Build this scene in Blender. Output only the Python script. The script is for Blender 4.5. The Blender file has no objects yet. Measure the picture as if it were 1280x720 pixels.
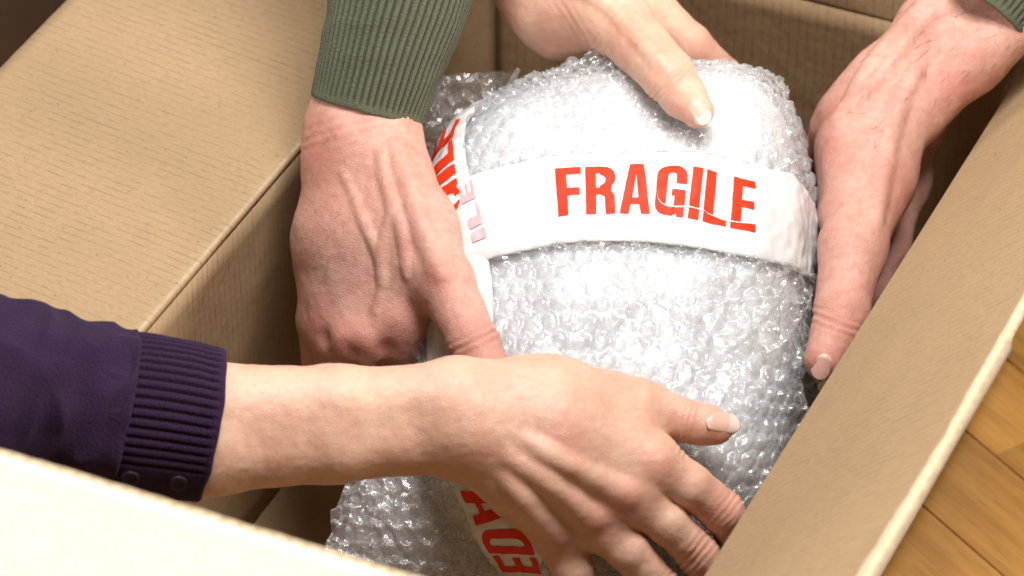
import bpy, bmesh, math, random
import numpy as np
from mathutils import Vector, Matrix
from math import radians as R_, sin, cos, pi

random.seed(7)
RNG = np.random.default_rng(7)
scene = bpy.context.scene
COL = scene.collection

# ------------------------------------------------------------------ units and camera
# design unit: 0.4 mm.  camera frame: X right, Y up, Z towards the camera, origin on the box rim plane
U = 0.0004
D = 5000.0
TH, PS = R_(37.66), R_(24.6)
FWD = np.array([-sin(PS) * cos(TH), cos(PS) * cos(TH), -sin(TH)])
RGT = np.array([cos(PS), sin(PS), 0.0])
UPV = np.array([-sin(PS) * sin(TH), cos(PS) * sin(TH), cos(TH)])
H0 = 520.0                                    # the rim stands this far above the floor


def img(px, py, Z):                           # picture point at a given depth -> camera frame
    k = 1 - Z / D
    return np.array([(px - 640) * k, (360 - py) * k, Z], float)


def c2w(P):                                   # camera frame -> world (metres)
    P = np.asarray(P, float)
    w = P[..., 0:1] * RGT + P[..., 1:2] * UPV - P[..., 2:3] * FWD
    w = w + np.array([0, 0, H0])
    return w * U


def w2c(Wu):                                  # world in design units (rim z = 0) -> camera frame
    Wu = np.asarray(Wu, float)
    return np.stack([Wu @ RGT, Wu @ UPV, -(Wu @ FWD)], -1)


def c2img(P):
    k = 1 - P[..., 2] / D
    return np.stack([640 + P[..., 0] / k, 360 - P[..., 1] / k], -1)


def on_plane(px, py, z=0.0):                  # picture ray hits the level plane z (design units) -> world units
    a, b = img(px, py, 0), img(px, py, 1000)
    wa = a[0] * RGT + a[1] * UPV - a[2] * FWD
    wb = b[0] * RGT + b[1] * UPV - b[2] * FWD
    t = (z - wa[2]) / (wb[2] - wa[2])
    return wa + t * (wb - wa)


cam = bpy.data.cameras.new("camera")
cam_ob = bpy.data.objects.new("camera", cam)
COL.objects.link(cam_ob)
cam.sensor_width = 36.0
cam.lens = D * 36.0 / 1280.0
cam.clip_start, cam.clip_end = 0.05, 60
rot = Matrix((RGT, UPV, -FWD)).transposed()
cam_ob.matrix_world = Matrix.Translation(Vector(c2w([0, 0, D]))) @ rot.to_4x4()
cam.dof.use_dof = True
cam.dof.focus_distance = D * U
cam.dof.aperture_fstop = 9.5
scene.camera = cam_ob

world = bpy.data.worlds.new("World")
scene.world = world
world.use_nodes = True
world.node_tree.nodes["Background"].inputs[0].default_value = (1.0, 0.93, 0.85, 1)
world.node_tree.nodes["Background"].inputs[1].default_value = 0.08


def area_light(name, loc, target, sx, sy, power, col):
    L = bpy.data.lights.new(name, 'AREA')
    L.shape = 'RECTANGLE'
    L.size, L.size_y, L.energy, L.color = sx, sy, power, col
    o = bpy.data.objects.new(name, L)
    COL.objects.link(o)
    o.location = loc
    o.rotation_euler = (Vector(target) - Vector(loc)).to_track_quat('-Z', 'Y').to_euler()
    return o


area_light("softbox_key", (0.32, 0.02, 1.85), (0.0, 0.0, 0.2), 0.70, 0.70, 45, (1.0, 0.98, 0.955))
area_light("softbox_back", (-0.62, 0.50, 1.45), (0.05, 0.0, 0.25), 0.5, 0.5, 8, (1.0, 0.97, 0.935))
area_light("softbox_front", (-0.10, -1.70, 0.72), (-0.05, -0.4, 0.30), 0.45, 0.45, 29, (1.0, 0.96, 0.91))
area_light("softbox_right", (1.35, 0.45, 0.62), (0.2, 0.27, 0.0), 0.4, 0.3, 20, (1.0, 0.94, 0.86))

scene.view_settings.view_transform = 'Standard'
scene.view_settings.look = 'None'
scene.view_settings.exposure = -0.08
scene.view_settings.gamma = 1.0
scene.render.engine = 'CYCLES'
cy = scene.cycles
cy.use_denoising = True
cy.max_bounces = 10
cy.diffuse_bounces = 3
cy.transparent_max_bounces = 24
cy.caustics_reflective = False
cy.caustics_refractive = False
cy.sample_clamp_indirect = 4.0

# ------------------------------------------------------------------ small helpers


def pnoise(P, seed=0):                        # Perlin noise, P (N,3), about -1..1
    P = np.asarray(P, float)
    rng = np.random.default_rng(seed + 100)
    perm = rng.permutation(256)
    g = rng.normal(size=(256, 3))
    g /= np.linalg.norm(g, axis=1, keepdims=True)
    i = np.floor(P).astype(int)
    f = P - i
    u = f * f * f * (f * (f * 6 - 15) + 10)
    out = np.zeros(len(P))
    for dx in (0, 1):
        for dy in (0, 1):
            for dz in (0, 1):
                h = perm[(perm[(perm[(i[:, 0] + dx) & 255] + i[:, 1] + dy) & 255] + i[:, 2] + dz) & 255]
                w = (u[:, 0] if dx else 1 - u[:, 0]) * (u[:, 1] if dy else 1 - u[:, 1]) * (u[:, 2] if dz else 1 - u[:, 2])
                out += w * ((f - np.array([dx, dy, dz])) * g[h]).sum(1)
    return out * 1.5


def ridged(P, seed=0):
    return 1 - np.abs(pnoise(P, seed)) * 2


def mesh_from(name, verts, faces, mat, parent=None, smooth=True, attrs=None, uv=None):
    me = bpy.data.meshes.new(name)
    verts = np.asarray(verts, float)
    if isinstance(faces, np.ndarray):
        n, k = faces.shape
        me.vertices.add(len(verts))
        me.vertices.foreach_set("co", verts.ravel())
        me.loops.add(n * k)
        me.loops.foreach_set("vertex_index", faces.ravel().astype(np.int32))
        me.polygons.add(n)
        me.polygons.foreach_set("loop_start", np.arange(0, n * k, k, dtype=np.int32))
        me.polygons.foreach_set("loop_total", np.full(n, k, dtype=np.int32))
        me.update(calc_edges=True)
        me.validate()
    else:
        me.from_pydata([tuple(v) for v in verts], [], [tuple(f) for f in faces])
    if smooth:
        me.polygons.foreach_set("use_smooth", np.ones(len(me.polygons), bool))
    for k, a in (attrs or {}).items():
        at = me.attributes.new(k, 'FLOAT', 'POINT')
        at.data.foreach_set("value", np.asarray(a, np.float32))
    if uv is not None:                         # per-vertex plane coordinates in metres
        at = me.attributes.new("plan", 'FLOAT_VECTOR', 'POINT')
        q = np.zeros((len(verts), 3), np.float32)
        q[:, :2] = uv
        at.data.foreach_set("vector", q.ravel())
    me.update()
    me.materials.append(mat)
    o = bpy.data.objects.new(name, me)
    COL.objects.link(o)
    o.parent = parent
    return o


def thing(name, label, cat, group=None, loc=(0, 0, 0)):
    o = bpy.data.objects.new(name, None)
    o.empty_display_size = 0.02
    COL.objects.link(o)
    o["label"], o["category"] = label, cat
    if group:
        o["group"] = group
    return o


def grid_faces(nu, nv, wrap=False):           # vertex index = i*nv + j
    i, j = np.meshgrid(np.arange(nu - 1), np.arange(nv if wrap else nv - 1), indexing='ij')
    i, j = i.ravel(), j.ravel()
    j2 = (j + 1) % nv
    return np.stack([i * nv + j, (i + 1) * nv + j, (i + 1) * nv + j2, i * nv + j2], 1)


# ------------------------------------------------------------------ materials
class NT:
    def __init__(self, name):
        self.m = bpy.data.materials.new(name)
        self.m.use_nodes = True
        self.t = self.m.node_tree
        self.b = self.t.nodes["Principled BSDF"]
        self.out = self.t.nodes["Material Output"]

    def n(self, kind, **kw):
        nd = self.t.nodes.new(kind)
        for k, v in kw.items():
            if k.startswith("i_"):
                key = k[2:]
                nd.inputs[int(key) if key.isdigit() else key.replace("_", " ")].default_value = v
            else:
                setattr(nd, k, v)
        return nd

    def l(self, a, b):
        self.t.links.new(a, b)

    def ramp(self, fac, stops):
        r = self.n("ShaderNodeValToRGB")
        e = r.color_ramp.elements
        while len(e) < len(stops):
            e.new(0.5)
        for el, (p, c) in zip(e, stops):
            el.position = p
            el.color = c if len(c) == 4 else (*c, 1)
        self.l(fac, r.inputs[0])
        return r.outputs[0]

    def math(self, op, a, b=None, c=None):
        m = self.n("ShaderNodeMath", operation=op)
        for k, v in enumerate((a, b, c)):
            if v is None:
                continue
            if hasattr(v, "node"):
                self.l(v, m.inputs[k])
            else:
                m.inputs[k].default_value = v
        return m.outputs[0]

    def mix(self, fac, a, b, mode='MIX'):
        m = self.n("ShaderNodeMixRGB", blend_type=mode)
        for k, v in enumerate((fac, a, b)):
            if hasattr(v, "node"):
                self.l(v, m.inputs[k])
            elif k == 0:
                m.inputs[0].default_value = v
            else:
                m.inputs[k].default_value = (*v, 1)
        return m.outputs[0]

    def noise(self, scale, detail=3, vec=None, rough=0.55):
        nz = self.n("ShaderNodeTexNoise")
        nz.inputs["Scale"].default_value = scale
        nz.inputs["Detail"].default_value = detail
        nz.inputs["Roughness"].default_value = rough
        if vec is not None:
            self.l(vec, nz.inputs["Vector"])
        return nz.outputs["Fac"]

    def bump(self, h, strength, dist, prev=None):
        b = self.n("ShaderNodeBump")
        b.inputs["Strength"].default_value = strength
        b.inputs["Distance"].default_value = dist
        self.l(h, b.inputs["Height"])
        if prev is not None:
            self.l(prev, b.inputs["Normal"])
        return b.outputs[0]


def set_in(b, **kw):
    for k, v in kw.items():
        b.inputs[k.replace("_", " ")].default_value = v


def mat_card(name, base, lines=0.62, pale=False):
    t = NT(name)
    at = t.n("ShaderNodeAttribute", attribute_name="plan")
    geo = t.n("ShaderNodeTexCoord")
    sep = t.n("ShaderNodeSeparateXYZ")
    t.l(at.outputs["Vector"], sep.inputs[0])
    u, v = sep.outputs[0], sep.outputs[1]
    P = geo.outputs["Object"]
    big = t.noise(9, 4, P)
    fib = t.n("ShaderNodeMapping")
    t.l(at.outputs["Vector"], fib.inputs[0])
    fib.inputs["Scale"].default_value = (900, 260, 1)
    speck = t.noise(1.0, 3, fib.outputs[0], 0.7)
    fine = t.noise(1500, 2, P, 0.7)
    b1 = tuple(c * 0.86 for c in base)
    b2 = tuple(min(1, c * 1.1) for c in base)
    col = t.mix(big, b1, b2)
    col = t.mix(t.ramp(speck, [(0.42, (0, 0, 0)), (0.7, (1, 1, 1))]), col, tuple(c * 0.8 for c in base))
    col = t.mix(t.ramp(fine, [(0.52, (0, 0, 0)), (0.75, (0.55, 0.55, 0.55))]), col, tuple(min(1, c * 1.22) for c in base))
    fl = t.ramp(t.noise(420, 2, P, 0.5), [(0.68, (0, 0, 0)), (0.74, (0.7, 0.7, 0.7))])
    col = t.mix(fl, col, tuple(c * 0.45 for c in base))
    # flute lines printed through the liner: thin broken ridges every 5.2 mm, running away from the fold
    wob = t.noise(14, 2, P)
    uu = t.math('ADD', t.math('MULTIPLY', u, 1 / 0.0054), t.math('MULTIPLY', wob, 0.35))
    fr = t.math('ABSOLUTE', t.math('SUBTRACT', t.math('FRACT', uu), 0.5))
    line = t.ramp(fr, [(0.0, (1, 1, 1)), (0.15, (0.0, 0.0, 0.0))])
    dm = t.n("ShaderNodeMapping")
    t.l(at.outputs["Vector"], dm.inputs[0])
    dm.inputs["Scale"].default_value = (190, 95, 1)
    dash = t.ramp(t.noise(1.0, 2, dm.outputs[0]), [(0.40, (0.2, 0.2, 0.2)), (0.58, (1, 1, 1))])
    lf = t.mix(1.0, line, dash, 'MULTIPLY')
    pat = t.ramp(t.noise(7, 3, P, 0.6), [(0.35, (0.25, 0.25, 0.25)), (0.62, (1, 1, 1))])
    lf2 = t.math('MULTIPLY', t.math('MULTIPLY', lf, pat), lines)
    scuff = t.ramp(t.noise(5.5, 5, P, 0.75), [(0.56, (0, 0, 0)), (0.72, (0.4, 0.4, 0.4))])
    col = t.mix(scuff, col, tuple(min(1, c * 1.22) for c in base))
    col = t.mix(lf2, col, tuple(c * 0.42 for c in base))
    fold_highlight = t.n("ShaderNodeAttribute", attribute_name="fold_highlight")
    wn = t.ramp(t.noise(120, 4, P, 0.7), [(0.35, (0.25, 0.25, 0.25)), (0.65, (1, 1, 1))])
    col = t.mix(t.mix(1.0, fold_highlight.outputs["Fac"], wn, 'MULTIPLY'), col, (0.72, 0.6, 0.44))  # lightens the fold as a painted highlight
    t.l(col, t.b.inputs["Base Color"])
    set_in(t.b, Roughness=0.78)
    t.b.inputs["Specular IOR Level"].default_value = 0.25
    nb = t.bump(t.math('SUBTRACT', t.math('MULTIPLY', fine, 0.25), t.math('MULTIPLY', lf, 0.6)), 0.35, 0.0004)
    nb = t.bump(t.noise(30, 4, P), 0.4, 0.004, nb)
    t.l(nb, t.b.inputs["Normal"])
    return t.m


def mat_skin(name, base, red, deep, vein=0.5, rough=0.42, bmp=1.0):
    t = NT(name)
    P = t.n("ShaderNodeTexCoord").outputs["Object"]
    blotch = t.noise(55, 5, P, 0.68)
    fine = t.noise(260, 3, P, 0.6)
    col = t.mix(t.ramp(blotch, [(0.38, (0, 0, 0)), (0.68, (1, 1, 1))]), base, tuple(0.45 * a + 0.55 * b for a, b in zip(base, red)))
    col = t.mix(t.math('MULTIPLY', t.ramp(fine, [(0.42, (0, 0, 0)), (0.7, (1, 1, 1))]), 0.35), col, deep)
    rd = t.n("ShaderNodeAttribute", attribute_name="red")
    col = t.mix(t.math('MULTIPLY', rd.outputs["Fac"], t.math('ADD', 0.55, t.math('MULTIPLY', blotch, 0.7))), col, red)
    vn = t.n("ShaderNodeAttribute", attribute_name="vein")
    col = t.mix(t.math('MULTIPLY', vn.outputs["Fac"], vein), col, tuple(0.6 * b * k for b, k in zip(base, (0.88, 1.0, 1.1))))
    cr = t.n("ShaderNodeAttribute", attribute_name="crease")
    col = t.mix(t.math('MULTIPLY', cr.outputs["Fac"], 0.75), col, deep)
    t.l(col, t.b.inputs["Base Color"])
    set_in(t.b, Roughness=rough)
    t.b.inputs["Subsurface Weight"].default_value = 0.15
    t.b.inputs["Subsurface Radius"].default_value = (1.0, 0.35, 0.2)
    t.b.inputs["Subsurface Scale"].default_value = 0.003
    t.b.inputs["Specular IOR Level"].default_value = 0.38
    vor = t.n("ShaderNodeTexVoronoi", feature='DISTANCE_TO_EDGE')
    t.l(P, vor.inputs["Vector"])
    vor.inputs["Scale"].default_value = 900
    h = t.ramp(vor.outputs["Distance"], [(0.0, (0, 0, 0)), (0.18, (1, 1, 1))])
    nb = t.bump(h, 0.5 * bmp, 0.0004)
    st = t.n("ShaderNodeMapping")
    t.l(P, st.inputs[0])
    st.inputs["Scale"].default_value = (240, 160, 420)
    nb = t.bump(t.noise(1.0, 4, st.outputs[0], 0.7), 0.5 * bmp, 0.0010, nb)
    t.l(nb, t.b.inputs["Normal"])
    t.l(t.math('ADD', t.math('MULTIPLY', fine, 0.25), rough - 0.1), t.b.inputs["Roughness"])
    return t.m


def mat_film(name, gloss, white, rough=0.12, tint=(0.985, 0.987, 0.99), lines=0.5):
    # thin polythene film: see-through, milky at welds and creases with sparkle painted in white, mirror-like glints
    t = NT(name)
    P = t.n("ShaderNodeTexCoord").outputs["Object"]
    n1 = t.noise(240, 4, P, 0.6)
    n2 = t.noise(1300, 2, P, 0.6)
    nb = t.bump(n1, 0.4, 0.0011)
    nb = t.bump(n2, 0.12, 0.0004, nb)
    # thin wandering white lines: crease milkiness with painted sparkle
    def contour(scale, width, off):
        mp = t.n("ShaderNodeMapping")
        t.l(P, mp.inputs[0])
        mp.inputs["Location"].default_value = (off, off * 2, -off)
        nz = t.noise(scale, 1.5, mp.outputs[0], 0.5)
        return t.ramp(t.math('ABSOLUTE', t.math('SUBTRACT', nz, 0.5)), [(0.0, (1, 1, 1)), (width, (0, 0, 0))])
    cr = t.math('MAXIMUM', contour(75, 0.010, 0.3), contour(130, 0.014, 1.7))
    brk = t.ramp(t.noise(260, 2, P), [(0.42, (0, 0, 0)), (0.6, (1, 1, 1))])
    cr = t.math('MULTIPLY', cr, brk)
    ring = t.n("ShaderNodeAttribute", attribute_name="weld_glint")
    tr = t.n("ShaderNodeBsdfTransparent")
    tr.inputs[0].default_value = (*tint, 1)
    gl = t.n("ShaderNodeBsdfGlossy")
    gl.inputs["Roughness"].default_value = rough
    t.l(nb, gl.inputs["Normal"])
    df = t.n("ShaderNodeBsdfDiffuse")
    df.inputs[0].default_value = (0.93, 0.93, 0.94, 1)
    tl = t.n("ShaderNodeBsdfTranslucent")
    tl.inputs[0].default_value = (0.93, 0.93, 0.94, 1)
    t.l(nb, df.inputs["Normal"])
    milk = t.n("ShaderNodeMixShader")
    milk.inputs[0].default_value = 0.4
    t.l(df.outputs[0], milk.inputs[1])
    t.l(tl.outputs[0], milk.inputs[2])
    lw = t.n("ShaderNodeLayerWeight")
    lw.inputs["Blend"].default_value = 0.25
    t.l(nb, lw.inputs["Normal"])
    m1 = t.n("ShaderNodeMixShader")
    wf = t.math('ADD', t.math('MULTIPLY', lw.outputs["Facing"], 0.3), white)
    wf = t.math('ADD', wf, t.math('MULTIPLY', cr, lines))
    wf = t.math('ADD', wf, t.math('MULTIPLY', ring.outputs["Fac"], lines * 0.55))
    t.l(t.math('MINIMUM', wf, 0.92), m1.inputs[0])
    t.l(tr.outputs[0], m1.inputs[1])
    t.l(milk.outputs[0], m1.inputs[2])
    m2 = t.n("ShaderNodeMixShader")
    gf = t.math('MINIMUM', t.math('ADD', t.math('MULTIPLY', lw.outputs["Fresnel"], 0.4), gloss), 0.6)
    t.l(gf, m2.inputs[0])
    t.l(m1.outputs[0], m2.inputs[1])
    t.l(gl.outputs[0], m2.inputs[2])
    t.l(m2.outputs[0], t.out.inputs["Surface"])
    return t.m


def mat_knit(name, base, scale=1.0):
    t = NT(name)
    at = t.n("ShaderNodeAttribute", attribute_name="plan")
    P = t.n("ShaderNodeTexCoord").outputs["Object"]
    mp = t.n("ShaderNodeMapping")
    t.l(at.outputs["Vector"], mp.inputs[0])
    mp.inputs["Scale"].default_value = (620 * scale, 800 * scale, 1)
    st = t.noise(1.0, 2, mp.outputs[0], 0.7)
    lint = t.noise(700, 3, P, 0.8)
    soft = t.noise(30, 3, P)
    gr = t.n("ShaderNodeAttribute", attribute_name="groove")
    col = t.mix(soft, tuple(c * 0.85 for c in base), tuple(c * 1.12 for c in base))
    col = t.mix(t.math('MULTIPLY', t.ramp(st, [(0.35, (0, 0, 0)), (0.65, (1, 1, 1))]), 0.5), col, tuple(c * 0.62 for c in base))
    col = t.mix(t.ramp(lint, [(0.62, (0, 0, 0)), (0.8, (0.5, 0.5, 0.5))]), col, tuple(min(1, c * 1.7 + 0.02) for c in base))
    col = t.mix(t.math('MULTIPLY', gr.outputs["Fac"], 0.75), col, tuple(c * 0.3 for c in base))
    t.l(col, t.b.inputs["Base Color"])
    set_in(t.b, Roughness=0.95)
    t.b.inputs["Specular IOR Level"].default_value = 0.04
    t.b.inputs["Sheen Weight"].default_value = 0.06
    t.b.inputs["Sheen Roughness"].default_value = 0.5
    nb = t.bump(st, 0.8, 0.0014)
    nb = t.bump(lint, 0.35, 0.0006, nb)
    t.l(nb, t.b.inputs["Normal"])
    return t.m


def mat_wood(name, base, dark):
    t = NT(name)
    oi = t.n("ShaderNodeObjectInfo")
    tc = t.n("ShaderNodeTexCoord")
    off = t.n("ShaderNodeVectorMath", operation='ADD')
    cmb = t.n("ShaderNodeCombineXYZ")
    t.l(t.math('MULTIPLY', oi.outputs["Random"], 37.0), cmb.inputs[0])
    t.l(t.math('MULTIPLY', oi.outputs["Random"], 91.0), cmb.inputs[1])
    t.l(tc.outputs["Object"], off.inputs[0])
    t.l(cmb.outputs[0], off.inputs[1])
    mp = t.n("ShaderNodeMapping")
    t.l(off.outputs[0], mp.inputs[0])
    mp.inputs["Scale"].default_value = (9, 120, 40)
    g = t.noise(1.0, 5, mp.outputs[0], 0.6)
    mp2 = t.n("ShaderNodeMapping")
    t.l(off.outputs[0], mp2.inputs[0])
    mp2.inputs["Scale"].default_value = (40, 700, 100)
    pore = t.noise(1.0, 2, mp2.outputs[0], 0.6)
    col = t.mix(t.ramp(g, [(0.3, (0, 0, 0)), (0.7, (1, 1, 1))]), dark, base)
    col = t.mix(t.ramp(pore, [(0.55, (0, 0, 0)), (0.75, (0.5, 0.5, 0.5))]), col, tuple(c * 0.55 for c in dark))
    hs = t.n("ShaderNodeHueSaturation")
    t.l(col, hs.inputs["Color"])
    t.l(t.math('ADD', 0.8, t.math('MULTIPLY', oi.outputs["Random"], 0.4)), hs.inputs["Value"])
    t.l(hs.outputs[0], t.b.inputs["Base Color"])
    set_in(t.b, Roughness=0.38)
    t.l(t.bump(t.mix(0.5, g, pore), 0.15, 0.0006), t.b.inputs["Normal"])
    return t.m


def mat_plain(name, col, rough, spec=0.4, bump=0.0, bscale=200, var=0.12):
    t = NT(name)
    P = t.n("ShaderNodeTexCoord").outputs["Object"]
    nz = t.noise(bscale, 4, P, 0.6)
    c = t.mix(nz, tuple(x * (1 - var) for x in col), tuple(min(1, x * (1 + var)) for x in col))
    t.l(c, t.b.inputs["Base Color"])
    set_in(t.b, Roughness=rough)
    t.b.inputs["Specular IOR Level"].default_value = spec
    if bump:
        t.l(t.bump(nz, bump, 0.001), t.b.inputs["Normal"])
    return t.m


def mat_tape(name):
    t = NT(name)
    P = t.n("ShaderNodeTexCoord").outputs["Object"]
    n = t.noise(95, 4, P, 0.6)
    t.l(t.mix(n, (0.80, 0.795, 0.79), (0.88, 0.875, 0.87)), t.b.inputs["Base Color"])
    set_in(t.b, Roughness=0.22)
    t.l(t.bump(n, 0.35, 0.0015), t.b.inputs["Normal"])
    tl = t.n("ShaderNodeBsdfTranslucent")
    tl.inputs[0].default_value = (0.85, 0.85, 0.85, 1)
    tr = t.n("ShaderNodeBsdfTransparent")
    a, b = t.n("ShaderNodeMixShader"), t.n("ShaderNodeMixShader")
    a.inputs[0].default_value = 0.15
    t.l(t.b.outputs[0], a.inputs[1])
    t.l(tl.outputs[0], a.inputs[2])
    b.inputs[0].default_value = 0.13
    t.l(a.outputs[0], b.inputs[1])
    t.l(tr.outputs[0], b.inputs[2])
    t.l(b.outputs[0], t.out.inputs["Surface"])
    return t.m


def mat_edge(name):
    t = NT(name)
    at = t.n("ShaderNodeAttribute", attribute_name="plan")
    sep = t.n("ShaderNodeSeparateXYZ")
    t.l(at.outputs["Vector"], sep.inputs[0])
    P = t.n("ShaderNodeTexCoord").outputs["Object"]
    n = t.noise(180, 4, P, 0.7)
    u = t.math('ADD', t.math('MULTIPLY', sep.outputs[0], 2 * pi / 0.0075), t.math('MULTIPLY', n, 2.0))
    w = t.ramp(t.math('SINE', u), [(0.35, (0, 0, 0)), (0.8, (0.4, 0.4, 0.4))])
    t.l(t.mix(w, t.mix(n, (0.46, 0.34, 0.2), (0.62, 0.5, 0.34)), (0.24, 0.15, 0.07)), t.b.inputs["Base Color"])
    set_in(t.b, Roughness=0.9)
    t.l(t.bump(n, 0.7, 0.001), t.b.inputs["Normal"])
    return t.m


TAN = (0.385, 0.256, 0.140)
M = {}
M['card'] = mat_card("kraft_cardboard", TAN)
M['card_out'] = mat_card("overexposed_liner", (0.84, 0.79, 0.70), 0.06)  # outer liner paled so the colour carries the near flap's overexposure
M['torn'] = mat_plain("torn_paper", (0.57, 0.45, 0.30), 0.9, 0.2, 0.8, 220, 0.3)
M['edge'] = mat_edge("corrugated_edge")
M['floor'] = mat_plain("floor_base", (0.10, 0.05, 0.02), 0.7)
M['plank'] = mat_wood("oak_parquet", (0.56, 0.31, 0.085), (0.40, 0.195, 0.045))
M['dark'] = mat_wood("dark_wood", (0.030, 0.014, 0.006), (0.018, 0.008, 0.004))
M['skin_m'] = mat_skin("ruddy_skin", (0.62, 0.355, 0.28), (0.50, 0.19, 0.145), (0.41, 0.18, 0.13), 0.3, 0.4, 0.75)
M['skin_w'] = mat_skin("tanned_skin", (0.70, 0.445, 0.325), (0.61, 0.28, 0.205), (0.55, 0.31, 0.205), 0.2, 0.36, 0.5)
M['nail'] = mat_plain("fingernail", (0.70, 0.44, 0.35), 0.28, 0.5, 0.05, 300, 0.06)
M['nail_m'] = mat_plain("mans_fingernail", (0.64, 0.36, 0.29), 0.3, 0.5, 0.1, 300, 0.08)
M['nail_tip'] = mat_plain("fingernail_tip", (0.74, 0.58, 0.49), 0.28, 0.5, 0.0, 300, 0.04)
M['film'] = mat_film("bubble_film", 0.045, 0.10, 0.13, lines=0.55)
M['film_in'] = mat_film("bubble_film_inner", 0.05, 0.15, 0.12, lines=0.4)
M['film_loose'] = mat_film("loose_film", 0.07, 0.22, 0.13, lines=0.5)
M['core'] = mat_plain("layered_wrap", (0.90, 0.90, 0.905), 0.4, 0.5, 0.9, 110, 0.14)
M['tape'] = mat_tape("white_tape")
M['print'] = mat_plain("red_print", (0.69, 0.036, 0.008), 0.55, 0.2, 0.1, 110, 0.08)
M['print_faint'] = mat_plain("covered_print", (0.80, 0.40, 0.42), 0.4, 0.5, 0.1, 110, 0.08)
M['green'] = mat_knit("green_knit", (0.118, 0.122, 0.082))
M['purple'] = mat_knit("purple_knit", (0.033, 0.016, 0.042), 1.0)
M['button'] = mat_plain("dark_button", (0.016, 0.008, 0.020), 0.5, 0.25)
M['hair'] = mat_plain("arm_hair", (0.17, 0.09, 0.055), 0.5)

# ------------------------------------------------------------------ floor
zf = -H0
floor = mesh_from("floor", np.array([(-3.5, -3.5, -0.0095), (3.5, -3.5, -0.0095), (3.5, 3.5, -0.0095), (-3.5, 3.5, -0.0095)]),
                  [(0, 1, 2, 3)], M['floor'], smooth=False)
floor["kind"] = "structure"


def build_floor():
    ang = PS - R_(56)
    ca, sa = cos(ang), sin(ang)
    w, L = 0.060, 0.43
    g = 0.0007
    bm = bmesh.new()
    bmesh.ops.create_cube(bm, size=1.0)
    bmesh.ops.scale(bm, vec=(L, w - g, 0.008), verts=bm.verts)
    bmesh.ops.bevel(bm, geom=[e for e in bm.edges if abs(e.verts[0].co.x - e.verts[1].co.x) > 0.1], offset=0.0005, segments=1, affect='EDGES')
    me = bpy.data.meshes.new("plank")
    bm.to_mesh(me)
    bm.free()
    me.materials.append(M['plank'])
    c0 = on_plane(1200, 600, zf) * U
    n = 0
    for r in range(-17, 18):
        for k in range(-4, 5):
            lx, ly = (k + (0.37 * r) % 1.0) * L + 0.05, r * w
            x, y = c0[0] + lx * ca - ly * sa, c0[1] + lx * sa + ly * ca
            d = math.hypot(x - c0[0], y - c0[1])
            if d > 1.12 or (abs(x) < 0.14 and abs(y) < 0.14):
                continue
            o = bpy.data.objects.new("plank", me)
            COL.objects.link(o)
            o.parent = floor
            o.location = (x, y, -0.0045 + 0.0)
            o.rotation_euler = (0, 0, ang)
            n += 1
    return n


build_floor()

# ------------------------------------------------------------------ cardboard box
xL = on_plane(355, 210)[0]
xR = on_plane(1080, 402)[0]
# back corner: the vertical edge seen at px 620
ya, yb = 0.0, 1500.0
for _ in range(50):
    ym = 0.5 * (ya + yb)
    q = c2img(w2c(np.array([xL, ym, -100.0])))
    if q[0] < 620:
        ya = ym
    else:
        yb = ym
yB = ya
LF = 408.0
T = 10.0
G_NEAR = R_(96)
# near rim: the top edge of the raised near flap must run through (250, 637)
ya, yb = -2500.0, 500.0
for _ in range(60):
    ym = 0.5 * (ya + yb)
    e = np.array([[xL, ym - LF * cos(G_NEAR), LF * sin(G_NEAR)], [xR, ym - LF * cos(G_NEAR), LF * sin(G_NEAR)]])
    q = c2img(w2c(e))
    yy = q[0, 1] + (q[1, 1] - q[0, 1]) * (250 - q[0, 0]) / (q[1, 0] - q[0, 0])
    if yy > 637:
        ya = ym
    else:
        yb = ym
yN = ya
print("BOX", xL, xR, yN, yB, "near flap edge", q)

box = thing("cardboard_box", "open brown cardboard box with its flaps spread, holding the bubble wrapped parcel", "box")


def uw(P):                                    # world design units -> metres
    return (np.asarray(P, float) + np.array([0, 0, H0])) * U


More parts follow.
